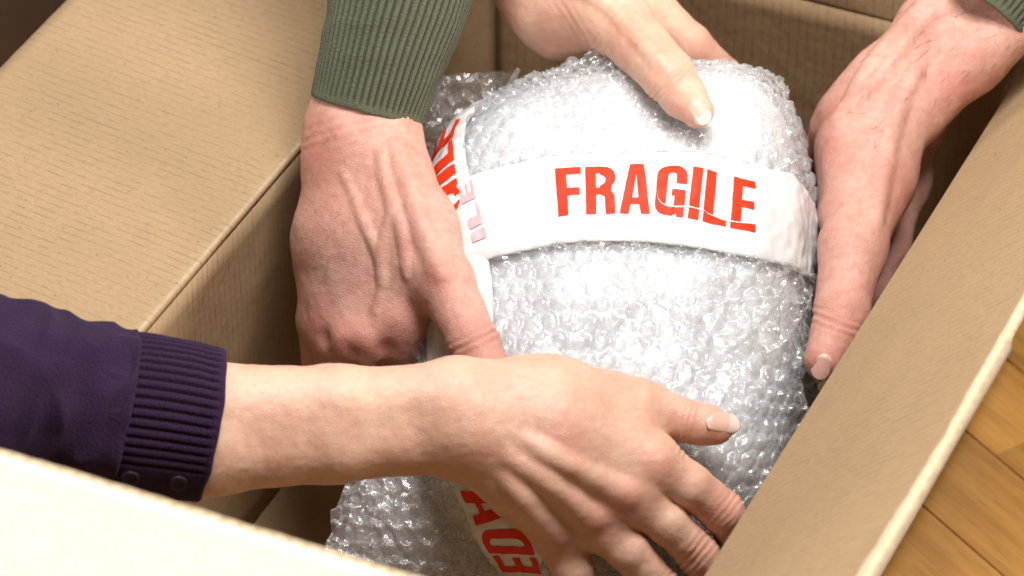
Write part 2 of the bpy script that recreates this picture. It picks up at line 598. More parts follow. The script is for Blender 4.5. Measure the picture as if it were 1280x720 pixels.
def panel(name, prof, e0, e1, out, parent, nu=60, mat=None, mat_out=None, edge_jit=0.0, bow=0.0, seed=0, inset=6.0, highlight_at=None, end_fn=None):
    """a sheet of board of thickness T. prof: list of (outward, up) of its inner face from fold to free edge;
    e0,e1: end points of the fold (design units); out: unit outward vector (level)."""
    prof = np.array(prof, float)
    e0, e1 = np.array(e0, float), np.array(e1, float)
    along = (e1 - e0) / np.linalg.norm(e1 - e0)
    Lu = np.linalg.norm(e1 - e0)
    out = np.array(out, float)
    tg = np.gradient(prof, axis=0)
    tg /= np.linalg.norm(tg, axis=1, keepdims=True)
    nrm = np.stack([-tg[:, 1], tg[:, 0]], 1)      # inner-face side
    arc = np.concatenate([[0], np.cumsum(np.linalg.norm(np.diff(prof, axis=0), axis=1))])
    us = np.linspace(inset, Lu - inset, nu)
    nv = len(prof)
    ui, vi = np.meshgrid(us, np.arange(nv), indexing='ij')
    A = arc[vi]
    P0 = e0 + ui[..., None] * along
    pp = prof[vi]
    if edge_jit:
        j = (pnoise(np.stack([us / 30, us * 0 + 3.3, us * 0 + seed], 1), seed) * 2.0 + pnoise(np.stack([us / 7, us * 0 + 1.3, us * 0 + seed], 1), seed) * 1.2) * edge_jit
        if end_fn is not None:
            j = j + end_fn(us)
        fr = np.clip((A - arc[-1] + 60) / 60, 0, 1) ** 2
        pp = pp + tg[vi] * (j[:, None] * fr)[..., None]
    bend = pnoise(np.stack([ui.ravel() / 260, A.ravel() / 200, np.full(ui.size, seed + 0.5)], 1), seed).reshape(ui.shape) * bow
    bend = bend * (np.clip((arc[-1] - A) / 90, 0, 1) if name == 'wall' else np.clip((A - 15) / 90, 0, 1))
    inner = P0 + (pp[..., 0] + nrm[vi][..., 0] * bend)[..., None] * out + (pp[..., 1] + nrm[vi][..., 1] * bend)[..., None] * np.array([0, 0, 1.0])
    outer = inner - T * (nrm[vi][..., 0][..., None] * out + nrm[vi][..., 1][..., None] * np.array([0, 0, 1.0]))
    V = np.concatenate([inner.reshape(-1, 3), outer.reshape(-1, 3)])
    N = nu * nv
    F1 = grid_faces(nu, nv)
    F2 = grid_faces(nu, nv)[:, ::-1] + N
    rim = []
    for i in range(nu - 1):
        a, b = i * nv + nv - 1, (i + 1) * nv + nv - 1
        rim.append((a, b, b + N, a + N))
        a, b = i * nv, (i + 1) * nv
        rim.append((b, a, a + N, b + N))
    for j in range(nv - 1):
        a, b = j, j + 1
        rim.append((a, b, b + N, a + N))
        a, b = (nu - 1) * nv + j, (nu - 1) * nv + j + 1
        rim.append((b, a, a + N, b + N))
    F = np.concatenate([F1, F2, np.array(rim)])
    uvs = np.stack([np.tile(ui.ravel(), 2), np.tile(A.ravel(), 2)], 1) * U
    fold_highlight = np.zeros(2 * N)
    if highlight_at is not None:
        w = 0.4 * np.exp(-((A - highlight_at) / 2.5) ** 2)  # rim highlight put into the colour as a pale fold line
        fold_highlight[:N] = w.ravel()
    o = mesh_from(name, uw(V), F, mat or M['card'], parent, True, {"fold_highlight": fold_highlight}, uvs)
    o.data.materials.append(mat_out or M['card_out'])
    o.data.materials.append(M['edge'])
    mi = np.zeros(len(F), np.int32)
    mi[len(F1):len(F1) + len(F2)] = 1
    mi[len(F1) + len(F2):] = 2
    o.data.polygons.foreach_set("material_index", mi)
    sm = np.ones(len(F), bool)
    sm[len(F1) + len(F2):] = False
    o.data.polygons.foreach_set("use_smooth", sm)
    return o, (inner, outer, us, arc, nrm, tg)


def flap_prof(ang, L, rad=5.0, n=26):
    # starts a little down the wall (inside face), turns outward over the fold, then runs straight at angle ang above level
    pts = [(0.0, -rad * 1.2)]
    a1 = pi / 2 - ang                           # turning angle from straight up
    k = 7
    c = np.array([rad, -rad * 0.2]) if a1 > 0 else None
    if a1 > 0.02:
        c = np.array([rad, 0.0 - rad * 0.25])
        for i in range(k + 1):
            a = a1 * i / k
            pts.append((c[0] - rad * cos(a), c[1] + rad * sin(a)))
    else:
        pts.append((0, 0))
    p = np.array(pts[-1])
    d = np.array([cos(ang), sin(ang)])
    for s in np.concatenate([[1.0, 3.0], np.linspace(0, L, n)[1:]]):
        pts.append(tuple(p + d * s))
    return pts


HB = 510.0
wall_prof = [(0.0, z) for z in np.linspace(-HB, -6.5, 16)]
cx = np.array([1.0, 0, 0])
cyv = np.array([0, 1.0, 0])
# inner-face side must point to the inside of the box: e0->e1 order only sets 'along'
panel("wall", wall_prof, (xL, yN, 0), (xL, yB, 0), (-1, 0, 0), box, seed=1, bow=2.0, inset=0.5)
panel("wall", wall_prof, (xR, yN, 0), (xR, yB, 0), (1, 0, 0), box, seed=2, bow=2.0, inset=0.5)
panel("wall", wall_prof, (xL, yN, 0), (xR, yN, 0), (0, -1, 0), box, seed=3, bow=2.0, inset=0.5)
panel("wall", wall_prof, (xL, yB, 0), (xR, yB, 0), (0, 1, 0), box, seed=4, bow=2.0, inset=0.5)
BL = R_(7)
BR = R_(44)
panel("flap", flap_prof(BL, LF), (xL, yN, 0), (xL, yB, 0), (-1, 0, 0), box, nu=120, seed=5, bow=3.0, edge_jit=0.5, highlight_at=12)


def jut(us):
    # the torn outer edge steps out near the middle of its length
    return 0.0 * us


fr, fr_geo = panel("flap", flap_prof(BR, 345.0), (xR, yN, 0), (xR, yB, 0), (1, 0, 0), box, nu=160, seed=6, bow=3.0, edge_jit=1.0, highlight_at=None, end_fn=jut)
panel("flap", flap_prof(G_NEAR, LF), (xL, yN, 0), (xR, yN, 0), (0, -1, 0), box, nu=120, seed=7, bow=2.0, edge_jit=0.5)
panel("flap", flap_prof(R_(90), LF), (xL, yB, 0), (xR, yB, 0), (0, 1, 0), box, nu=60, seed=8, bow=2.0, edge_jit=0.5)
# bottom sheet
bz = -HB + 1
bv = uw(np.array([(xL + 1, yN + 1, bz), (xR - 1, yN + 1, bz), (xR - 1, yB - 1, bz), (xL + 1, yB - 1, bz),
                  (xL + 1, yN + 1, bz - 8), (xR - 1, yN + 1, bz - 8), (xR - 1, yB - 1, bz - 8), (xL + 1, yB - 1, bz - 8)]))
mesh_from("bottom", bv, [(0, 1, 2, 3), (7, 6, 5, 4), (0, 4, 5, 1), (1, 5, 6, 2), (2, 6, 7, 3), (3, 7, 4, 0)], M['card'], box, False)


def torn_strip():
    inner, outer, us, arc, nrm, tg = fr_geo
    # ragged pale paper fibres lifted along the free edge of the right flap
    nu = len(us)
    w = 4 + 4 * pnoise(np.stack([us / 40, us * 0, us * 0], 1), 21) + 3 * pnoise(np.stack([us / 8, us * 0, us * 0], 1), 22)
    mid = np.clip(1 - np.abs(us - us[0] - 330) / 300, 0, 1)
    w = np.clip(w + 24 * mid ** 0.9 * (0.6 + 0.8 * np.abs(pnoise(np.stack([us / 70, us * 0 + 4, us * 0], 1), 24))), 1.5, 40)
    edge = inner[:, -1]
    d = inner[:, -1] - inner[:, -8]
    d /= np.linalg.norm(d, axis=1, keepdims=True)
    along = np.array([0, 1.0, 0])
    n = np.cross(d, along)
    n /= np.linalg.norm(n, axis=1, keepdims=True)
    if (n[:, 2]).mean() < 0:
        n = -n
    K = 7
    rows = []
    for k in range(K):
        f = k / (K - 1)
        lift = 0.7 + 1.3 * np.sin(pi * f) * (0.6 + 0.8 * np.abs(pnoise(np.stack([us / 15, us * 0 + f * 2, us * 0], 1), 23)))
        pos = edge + d * (2.0 - (2.0 + w) * (1 - f))[:, None] + n * lift[:, None]
        rows.append(pos)
    low = outer[:, -1] + d * 2.0
    rows.append(low)
    V = np.stack(rows, 1).reshape(-1, 3)
    o = mesh_from("torn_edge", uw(V), grid_faces(nu, K + 1), M['torn'], fr, True)
    md = o.modifiers.new("thick", 'SOLIDIFY')
    md.thickness = 0.0003


torn_strip()

# dark wall far behind the left flap
bw = thing if False else None
wp = on_plane(30, 30, zf)
back = []
nrm_w = np.array([FWD[0], FWD[1]])
nrm_w /= np.linalg.norm(nrm_w)
tw = np.array([-nrm_w[1], nrm_w[0]])
base = np.array([wp[0], wp[1]]) - nrm_w * 250
for s in (-3500, 3500):
    for h in (zf, 900):
        back.append((base[0] + tw[0] * s, base[1] + tw[1] * s, h))
for s in (-3500, 3500):
    for h in (zf, 900):
        back.append((base[0] + tw[0] * s + nrm_w[0] * 50, base[1] + tw[1] * s + nrm_w[1] * 50, h))
wl = mesh_from("wall", uw(np.array(back)), [(0, 1, 3, 2), (4, 6, 7, 5), (1, 5, 7, 3), (0, 2, 6, 4), (0, 4, 5, 1), (2, 3, 7, 6)], M['dark'], None, False)
wl["kind"] = "structure"

# ------------------------------------------------------------------ parcel
parcel = thing("parcel", "rounded parcel in clear bubble wrap bound with white tape printed FRAGILE in red", "parcel")
PC = img(765, 408, -150)
TI = R_(28)
RO = R_(-5)
E2 = np.array([sin(-RO), cos(RO) * cos(TI), -sin(TI)])
E2 /= np.linalg.norm(E2)
E3 = np.array([0.0, sin(TI), cos(TI)])
E3 -= E2 * (E3 @ E2)
E3 /= np.linalg.norm(E3)
E1 = np.cross(E2, E3)
PA, PB, PCc, PN = 251.0, 372.0, 190.0, 2.8
RM = 235.0


DENTS = []


def parcel_base(uv, off=0.0):
    """plane coordinates on the wrap (design units of arc) -> camera frame"""
    uv = np.asarray(uv, float)
    rho = np.hypot(uv[:, 0], uv[:, 1] / 1.25)
    phi = np.arctan2(uv[:, 1] / 1.25, uv[:, 0])
    an = rho / RM
    d = np.stack([np.sin(an) * np.cos(phi), np.sin(an) * np.sin(phi), np.cos(an)], 1)
    q = np.stack([d[:, 0] * PA, d[:, 1] * PB, d[:, 2] * PCc], 1)     # ellipsoid direction, then superellipsoid radius
    s = (np.abs(d) ** PN).sum(1) ** (-1 / PN)
    s = s * (1 + np.sin(an) ** 2 * (0.07 * np.exp(-((phi - 0.86) / 0.33) ** 2) - 0.075 * np.exp(-((phi - 1.95) / 0.38) ** 2)
                                  + 0.03 * np.exp(-((phi - 2.7) / 0.3) ** 2) - 0.03 * np.exp(-((phi - 1.45) / 0.25) ** 2)))
    q = q * s[:, None]
    # lumps: soft swellings and dents of what is inside
    nz = pnoise(q / 150.0 + 5.2, 31) * 12 + pnoise(q / 60.0 + 1.7, 32) * 4
    g = q / np.array([PA, PB, PCc]) ** 2
    g /= np.linalg.norm(g, axis=1, keepdims=True)
    q = q + g * (nz + off)[:, None]
    for (du, dv, dr, dd) in DENTS:              # where fingers press in
        w = np.exp(-((uv[:, 0] - du) ** 2 + (uv[:, 1] - dv) ** 2) / dr ** 2)
        q = q - g * (w * dd)[:, None]
    return PC + q[:, 0:1] * E1 + q[:, 1:2] * E2 + q[:, 2:3] * E3


def parcel_point(uv, off=0.0):
    uv = np.asarray(uv, float)
    return parcel_base(uv, np.zeros(len(uv)) + off)


# dense table for going from the picture to the wrap
gu, gv = np.meshgrid(np.linspace(-380, 380, 381), np.linspace(-470, 470, 471), indexing='ij')
TUV = np.stack([gu.ravel(), gv.ravel()], 1)
TP = parcel_point(TUV, 6.0)
TI_ = c2img(TP)
_d = 1.5
nn = np.cross(parcel_point(TUV + [_d, 0], 6.0) - TP, parcel_point(TUV + [0, _d], 6.0) - TP)
TF = nn[:, 2] > 0


def to_uv(px, py):
    d = (TI_[:, 0] - px) ** 2 + (TI_[:, 1] - py) ** 2
    d = np.where(TF, d, 1e9)
    return TUV[np.argmin(d)]


DENTS = [(*to_uv(px, py), r, d) for (px, py, r, d) in ((868, 135, 34, 12), (888, 545, 38, 10), (602, 452, 40, 10), (1015, 445, 36, 9),
                                                        (905, 655, 40, 10), (868, 705, 40, 10), (820, 720, 36, 8))]


def bspline(pts, n):
    pts = np.array(pts, float)
    P = np.concatenate([[2 * pts[0] - pts[1]], pts, [2 * pts[-1] - pts[-2]]])
    t = np.linspace(0, len(pts) - 1 - 1e-6, n)
    i = t.astype(int)
    f = (t - i)[:, None]
    p0, p1, p2, p3 = P[i], P[i + 1], P[i + 2], P[i + 3]
    c = 0.5 * (2 * p1 + (p2 - p0) * f + (2 * p0 - 5 * p1 + 4 * p2 - p3) * f ** 2 + (3 * p1 - p0 - 3 * p2 + p3) * f ** 3)
    return c


def resample(c, step):
    L = np.concatenate([[0], np.cumsum(np.linalg.norm(np.diff(c, axis=0), axis=1))])
    s = np.arange(0, L[-1], step)
    return np.stack([np.interp(s, L, c[:, k]) for k in range(c.shape[1])], 1), s


class Tape:
    def __init__(self, pts, half, ext0, ext1, off, wob=1):
        uv = np.array([to_uv(*p) for p in pts])
        d0 = uv[0] - uv[1]
        d1 = uv[-1] - uv[-2]
        uv = np.concatenate([[uv[0] + d0 / np.linalg.norm(d0) * ext0], uv, [uv[-1] + d1 / np.linalg.norm(d1) * ext1]])
        c = bspline(uv, 400)
        self.c, self.s = resample(c, 3.0)
        self.c = self.c.copy()
        self.half, self.off, self.seed = half, off, wob
        t = np.gradient(self.c, axis=0)
        for _ in range(12):
            t[1:-1] = (t[:-2] + t[1:-1] * 2 + t[2:]) / 4
        t /= np.linalg.norm(t, axis=1, keepdims=True)
        self.n = np.stack([-t[:, 1], t[:, 0]], 1)

    def uv(self, s, t):
        c = np.stack([np.interp(s, self.s, self.c[:, k]) for k in range(2)], 1)
        n = np.stack([np.interp(s, self.s, self.n[:, k]) for k in range(2)], 1)
        n /= np.linalg.norm(n, axis=1, keepdims=True)
        return c + n * np.asarray(t)[:, None]

    def pos(self, s, t, lift=0.0):
        uv = self.uv(s, t)
        w = pnoise(np.stack([s / 13, t / 13, s * 0 + self.seed + 9], 1), 49 + self.seed) * 1.5 + pnoise(np.stack([s / 26, t / 40, s * 0 + self.seed], 1), 40 + self.seed) * 1.6 + \
            ridged(np.stack([s / 60 + t / 90, t / 22, s * 0 + self.seed], 1), 44 + self.seed) * 1.2 + \
            pnoise(np.stack([s / 11, t / 11, s * 0 + self.seed], 1), 45 + self.seed) * 0.5
        edge = np.clip(np.abs(t) / self.half, 0, 1) ** 8 * 3.5
        return parcel_base(uv, self.off + w - edge + lift)

    def s_of(self, px, py):                    # arc position nearest to a picture point
        P = c2img(self.pos(self.s, self.s * 0))
        return self.s[np.argmin((P[:, 0] - px) ** 2 + (P[:, 1] - py) ** 2)]

    def build(self, name, label=None):
        nt = 41
        ts = np.linspace(-self.half, self.half, nt)
        S, Tt = np.meshgrid(self.s, ts, indexing='ij')
        jit = pnoise(np.stack([S.ravel() / 18, S.ravel() * 0, S.ravel() * 0 + self.seed], 1), 47).reshape(S.shape) * 0.8
        P = self.pos(S.ravel(), (Tt + jit * (np.abs(Tt) / self.half)).ravel())
        o = mesh_from(name, c2w(P), grid_faces(len(self.s), nt), M['tape'], parcel)
        md = o.modifiers.new("thick", 'SOLIDIFY')
        md.thickness = 0.00015
        md.offset = -1
        self.ob = o
        return o


# --- letters: bold condensed capitals, height 1
def arc(cx_, cy_, r, a0, a1, n=6):
    return [(cx_ + r * cos(a0 + (a1 - a0) * i / n), cy_ + r * sin(a0 + (a1 - a0) * i / n)) for i in range(n + 1)]


LW, LT, LB = 0.50, 0.18, 0.15


def letter(ch):
    w, t, b = LW, LT, LB
    h = pi / 2
    if ch == 'I':
        return t, [[(0, 0), (t, 0), (t, 1), (0, 1)]]
    if ch == 'L':
        return 0.42, [[(0, 0), (0.42, 0), (0.42, b), (t, b), (t, 1), (0, 1)]]
    if ch == 'E':
        return 0.44, [[(0, 0), (0.44, 0), (0.44, b), (t, b), (t, .44), (.41, .44), (.41, .44 + b), (t, .44 + b), (t, 1 - b), (.44, 1 - b), (.44, 1), (0, 1)]]
    if ch == 'F':
        return 0.42, [[(0, 0), (t, 0), (t, .42), (.39, .42), (.39, .42 + b), (t, .42 + b), (t, 1 - b), (.42, 1 - b), (.42, 1), (0, 1)]]
    if ch == 'A':
        w = 0.54
        return w, [[(0, 0), (.16, 0), (.195, .2), (w - .195, .2), (w - .16, 0), (w, 0), (w / 2 + .11, 1), (w / 2 - .11, 1)],
                   [(.215, .33), (w / 2, .8), (w - .215, .33)]]
    if ch == 'R':
        return 0.52, [[(0, 0), (t, 0), (t, .41), (.26, .41), (.33, .36), (.35, 0), (.52, 0), (.505, .36), (.44, .47)] +
                      arc(.27, .74, .245, -.75, h * 0.9, 8) + [(.22, 1), (0, 1)],
                      [(t, .55), (t, .86), (.24, .86)] + arc(.24, .705, .11, h * .9, -h * .9, 6) + [(.24, .55)]]
    if ch == 'D':
        return w, [[(0, 0), (.22, 0)] + arc(.24, .26, .26, -h, 0) + arc(.24, .74, .26, 0, h) + [(0, 1)],
                   [(t, b), (t, 1 - b)] + arc(.22, .74, .115, h, 0) + arc(.22, .26, .115, 0, -h)]
    if ch == 'G':
        r = .22
        return w, [[(w, .64), (w, .78)] + arc(w - r, 1 - r, r, 0, h) + arc(r, 1 - r, r, h, pi) + arc(r, r, r, pi, 1.5 * pi) +
                   [(.30, 0), (.37, .06), (.39, 0), (w, 0), (w, .53), (w * .54, .53), (w * .54, .40), (w - t, .40), (w - t, .24)] +
                   arc(w / 2, .215, w / 2 - t, 0, -pi) + arc(w / 2, 1 - .215, w / 2 - t, pi, 0) + [(w - t, .64)]]
    if ch == 'C':
        r = .22
        return w, [[(w, .62), (w, .78)] + arc(w - r, 1 - r, r, 0, h) + arc(r, 1 - r, r, h, pi) + arc(r, r, r, pi, 1.5 * pi) +
                   arc(w - r, r, r, -h, 0) + [(w, .38), (w - t, .38), (w - t, .22)] + arc(w / 2, .215, w / 2 - t, 0, -pi) +
                   arc(w / 2, 1 - .215, w / 2 - t, pi, 0) + [(w - t, .62)]]
    return 0.3, []


def text_mesh(word, step=0.045, gap=0.075):
    cu = bpy.data.curves.new("lettering", 'CURVE')
    cu.dimensions = '2D'
    cu.fill_mode = 'BOTH'
    x = 0.0
    for ch in word:
        w, loops = letter(ch)
        for lp in loops:
            sp = cu.splines.new('POLY')
            sp.points.add(len(lp) - 1)
            for p, (a, b) in zip(sp.points, lp):
                p.co = (x + a, b, 0, 1)
            sp.use_cyclic_u = True
        x += w + gap
    x -= gap
    ob = bpy.data.objects.new("lettering", cu)
    COL.objects.link(ob)
    dg = bpy.context.evaluated_depsgraph_get()
    me = bpy.data.meshes.new_from_object(ob.evaluated_get(dg))
    bpy.data.objects.remove(ob)
    bpy.data.curves.remove(cu)
    bm = bmesh.new()
    bm.from_mesh(me)
    for axis, hi in ((0, x), (1, 1.0)):
        k = step
        while k < hi:
            co = [0, 0, 0]
            co[axis] = k
            no = [0, 0, 0]
            no[axis] = 1
            bmesh.ops.bisect_plane(bm, geom=bm.verts[:] + bm.edges[:] + bm.faces[:], plane_co=co, plane_no=no)
            k += step
    bmesh.ops.remove_doubles(bm, verts=bm.verts, dist=1e-4)
    bm.to_mesh(me)
    bm.free()
    return me, x


def host_st(host, uv):                         # position along / across another tape
    d = np.hypot(uv[:, None, 0] - host.c[None, :, 0], uv[:, None, 1] - host.c[None, :, 1])
    k = d.argmin(1)
    tg = np.stack([host.n[k][:, 1], -host.n[k][:, 0]], 1)
    return host.s[k] + ((uv - host.c[k]) * tg).sum(1), ((uv - host.c[k]) * host.n[k]).sum(1)


def put_text(tape, word, s0, s1, height, tmid, flip, mat, host=None, lift=1.0):
    me, wid = text_mesh(word)
    n = len(me.vertices)
    co = np.zeros(n * 3)
    me.vertices.foreach_get("co", co)
    co = co.reshape(-1, 3)
    f = co[:, 0] / wid
    s = s0 + (s1 - s0) * f
    t = tmid + (co[:, 1] - 0.5) * height * (-1 if flip else 1)
    if host is None:
        P = tape.pos(s, t, lift)
    else:
        P = host.pos(*host_st(host, tape.uv(s, t)), lift)
    me.vertices.foreach_set("co", c2w(P).ravel())
    me.update()
    me.materials.clear()
    me.materials.append(mat)
    me.polygons.foreach_set("use_smooth", np.ones(len(me.polygons), bool))
    o = bpy.data.objects.new("lettering", me)
    COL.objects.link(o)
    o.parent = tape.ob
    return o


tape_main = Tape([(560, 285), (640, 258), (720, 244), (800, 242), (880, 250), (950, 266), (1005, 284)], 52, 120, 200, 6.0, 1)
tape_left = Tape([(560, 470), (572, 400), (566, 320), (550, 250), (549, 190), (558, 148)], 40, 60, 50, 5.0, 2)
tape_low = Tape([(582, 562), (597, 603), (621, 655), (646, 706)], 48, 330, 200, 4.0, 3)
TAPES = [tape_main, tape_left, tape_low]


def under_tape(us, vs):
    """0..1 mask on a grid: 1 where the sheet lies under a tape"""
    cu, cv = np.arange(us[0], us[-1] + 8, 8.0), np.arange(vs[0], vs[-1] + 8, 8.0)
    A, B = np.meshgrid(cu, cv, indexing='ij')
    best = np.full(A.shape, -1e3)
    for tp in TAPES:
        d = np.full(A.shape, 1e9)
        for k in range(0, len(tp.s), 3):
            d = np.minimum(d, np.hypot(A - tp.c[k, 0], B - tp.c[k, 1]))
        best = np.maximum(best, tp.half - d)
    fu, fv = (us - cu[0]) / 8, (vs - cv[0]) / 8
    iu, iv = np.minimum(fu.astype(int), len(cu) - 2), np.minimum(fv.astype(int), len(cv) - 2)
    fu, fv = (fu - iu)[:, None], (fv - iv)[None]
    g = lambda a, b: best[np.ix_(iu + a, iv + b)]
    D_ = (g(0, 0) * (1 - fu) + g(1, 0) * fu) * (1 - fv) + (g(0, 1) * (1 - fu) + g(1, 1) * fu) * fv
    return np.clip(D_ / 5, 0, 1).ravel()


def bubble_height(uv, pitch, seed, r=0.46):
    a = pitch
    hx, hy = a, a * math.sqrt(3) / 2
    j0 = np.round(uv[:, 1] / hy)
    best = np.full(len(uv), 1e9)
    idc = np.zeros((len(uv), 2))
    for dj in (-1, 0, 1):
        j = j0 + dj
        ox = (np.mod(j, 2)) * a / 2
        i = np.round((uv[:, 0] - ox) / hx)
        cx_ = i * hx + ox
        cy_ = j * hy
        d = np.hypot(uv[:, 0] - cx_, uv[:, 1] - cy_)
        m = d < best
        best = np.where(m, d, best)
        idc[m] = np.stack([cx_, cy_], 1)[m]
    q = np.clip(best / (a * r), 0, 1)
    rn = np.mod(np.sin(idc[:, 0] * 12.9898 + idc[:, 1] * 78.233 + seed) * 43758.5453, 1.0)
    full = np.where(rn < 0.4, 0.1 + 0.9 * rn, 0.6 + 0.5 * rn)          # some have lost their air
    dome = (1 - q ** 3.2) * full
    return dome, rn, q


def wrap_sheet(name, step, off, hb, pitch, mat, seed, ext_u=425, ext_v=535, crumple=1.0):
    us = np.arange(-ext_u, ext_u + 0.1, step)
    vs = np.arange(-ext_v, ext_v + 0.1, step)
    A, B = np.meshgrid(us, vs, indexing='ij')
    uv = np.stack([A.ravel(), B.ravel()], 1)
    ut = under_tape(us, vs)
    P3 = np.stack([uv[:, 0], uv[:, 1], np.full(len(uv), seed * 7.7)], 1)
    warp = np.stack([pnoise(P3 / 70, seed), pnoise(P3 / 70 + 9.1, seed + 1)], 1) * 9
    dome, rn, q = bubble_height(uv + warp, pitch, seed)
    def fold(sc, ang, sd, p):
        c_, s_ = cos(ang), sin(ang)
        Q = np.stack([(uv[:, 0] * c_ + uv[:, 1] * s_) / sc, (-uv[:, 0] * s_ + uv[:, 1] * c_) / (sc * 3.2), P3[:, 2]], 1)
        return np.clip(ridged(Q, sd), 0, 1) ** p
    patch = np.clip(0.5 + pnoise(P3 / 130, seed + 9) * 1.2 + np.clip((uv[:, 0] - uv[:, 1]) / 700, -0.3, 0.45), 0.1, 1.3)
    wr = (fold(38, 0.5, seed + 2, 5) * 9 + fold(30, 1.9, seed + 8, 5) * 8 + fold(45, -0.7, seed + 12, 6) * 9) * patch + pnoise(P3 / 40, seed + 3) * 3.0
    crinkle = (ridged(P3 / np.array([9, 9, 9]), seed + 4)) * 1.1 * (0.35 + (rn < 0.3) * 1.3)
    h = off - 1.5 * ut + hb * dome * (1 - 0.9 * ut) + (wr * crumple + crinkle * 1.5) * (1 - 0.9 * ut)
    P = parcel_base(uv, h)
    # only the part up to well past the silhouette
    weld_glint = np.exp(-((q - 0.93) / 0.08) ** 2) * (1 - ut) * (0.25 + 0.75 * rn)  # whitened bubble rim, its bright edge painted in
    return mesh_from(name, c2w(P), grid_faces(len(us), len(vs)), mat, parcel, True, {"weld_glint": weld_glint})


def core_mesh():
    us = np.linspace(-740, 740, 170)
    A, B = np.meshgrid(us, us * 1.25, indexing='ij')
    uv = np.stack([A.ravel(), B.ravel()], 1)
    rho = np.hypot(uv[:, 0], uv[:, 1] / 1.25)
    # square grid -> disc reaching the far pole
    m = np.maximum(np.abs(uv[:, 0]), np.abs(uv[:, 1] / 1.25))
    sc = np.where(rho > 1e-6, m / np.maximum(rho, 1e-6), 1) * (pi * 0.998 * RM / 740)
    uv = uv * sc[:, None]
    P3 = np.stack([uv[:, 0], uv[:, 1], uv[:, 0] * 0], 1)
    P = parcel_base(uv, -14 + ridged(P3 / 40, 77) * 3 + pnoise(P3 / 16, 78) * 2)
    return mesh_from("padding", c2w(P), grid_faces(170, 170), M['core'], parcel)


core_mesh()
wrap_sheet("inner_wrap", 2.6, -8.0, 5.5, 22.0, M['film_in'], 3, crumple=0.6)
wrap_sheet("bubble_wrap", 1.8, -1.0, 7.0, 22.0, M['film'], 11)
for tp in TAPES:
    tp.build("tape")
put_text(tape_main, "FRAGILE", tape_main.s_of(697, 240), tape_main.s_of(944, 262), 55, 4, False, M['print'])


def crease_glint(tape, pts, wd):  # white strip painted over the print as a wrinkle's reflection
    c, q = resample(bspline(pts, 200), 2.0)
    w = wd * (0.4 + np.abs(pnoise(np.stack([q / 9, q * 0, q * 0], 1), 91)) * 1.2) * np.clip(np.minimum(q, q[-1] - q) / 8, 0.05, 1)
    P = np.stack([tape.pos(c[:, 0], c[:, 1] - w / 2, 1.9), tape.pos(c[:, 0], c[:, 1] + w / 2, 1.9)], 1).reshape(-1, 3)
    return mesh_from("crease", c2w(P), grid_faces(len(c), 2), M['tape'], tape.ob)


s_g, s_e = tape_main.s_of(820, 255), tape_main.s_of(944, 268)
crease_glint(tape_main, [(s_g, 2), (s_g + 4, -9), (s_g + 14, -14), (s_g + 40, -12), (s_g + 58, -13)], 2.6)
crease_glint(tape_main, [(s_e - 60, -14), (s_e - 30, -17), (s_e + 4, -14)], 2.4)
put_text(tape_left, "GILE", tape_left.s_of(560, 275), tape_left.s_of(553, 160), 48, -3, False, M['print'], None, 1.6)
put_text(tape_left, "ILE", tape_left.s_of(568, 318), tape_left.s_of(558, 250), 16, -36, False, M['print_faint'], tape_main, 1.6)
put_text(tape_low, "EDAC", tape_low.s_of(650, 716), tape_low.s_of(578, 548), 66, 2, False, M['print'])


def loose_sheet(name, corners, nu, nv, seed, pitch=24, hb=7, crum=12, curl=0.0):
    """crumpled loose tail of the wrap; corners: four camera-frame points (a b / c d)"""
    a, b, c, d = [np.array(p, float) for p in corners]
    u, v = np.meshgrid(np.linspace(0, 1, nu), np.linspace(0, 1, nv), indexing='ij')
    u, v = u.ravel()[:, None], v.ravel()[:, None]
    P = (a * (1 - u) + b * u) * (1 - v) + (c * (1 - u) + d * u) * v
    n = np.cross(b - a, c - a)
    n /= np.linalg.norm(n)
    Lu, Lv = np.linalg.norm(b - a), np.linalg.norm(c - a)
    uv = np.concatenate([u * Lu, v * Lv], 1)
    P3 = np.concatenate([uv, np.full((len(uv), 1), seed * 3.3)], 1)
    dome, rn, q = bubble_height(uv, pitch, seed)
    h = hb * dome + pnoise(P3 / 70, seed) * crum + ridged(P3 / 30, seed + 1) ** 2 * crum * 0.4 + ridged(P3 / 9, seed + 2) * 1.2
    lat = np.stack([pnoise(P3 / 45, seed + 5), pnoise(P3 / 45, seed + 6), pnoise(P3 / 45, seed + 7)], 1) * crum * 0.8
    P = P + n * (h[:, None]) + lat
    return mesh_from(name, c2w(P), grid_faces(nu, nv), M['film_loose'], parcel)


# loose tails: lower left corner (three folded layers) and the one showing behind the upper left shoulder
loose_sheet("loose_wrap", [img(432, 588, -60), img(640, 560, 0), img(392, 730, 0), img(640, 760, 40)], 110, 80, 61)
loose_sheet("loose_wrap", [img(442, 596, -110), img(620, 570, -60), img(412, 740, -60), img(630, 770, 0)], 100, 80, 67)
loose_sheet("loose_wrap", [img(455, 588, -30), img(560, 562, 10), img(470, 740, 10), img(590, 770, 30)], 60, 80, 71, crum=7)
loose_sheet("loose_wrap", [img(520, 96, -330), img(640, 84, -360), img(500, 220, -300), img(600, 240, -300)], 70, 70, 73, crum=14)
# small tab of film sticking up at the top edge
loose_sheet("loose_wrap", [img(632, 106, -245), img(645, 83, -240), img(641, 108, -240), img(650, 86, -235)], 14, 8, 79, crum=2, hb=1)

# ------------------------------------------------------------------ bodies: one continuous surface per arm
def seg(P, a, b, ra, rb):
    ba = b - a
    pa = P - a
    t = np.clip((pa @ ba) / max(ba @ ba, 1e-9), 0, 1)
    return np.linalg.norm(pa - t[:, None] * ba, axis=1) - (ra + (rb - ra) * t)


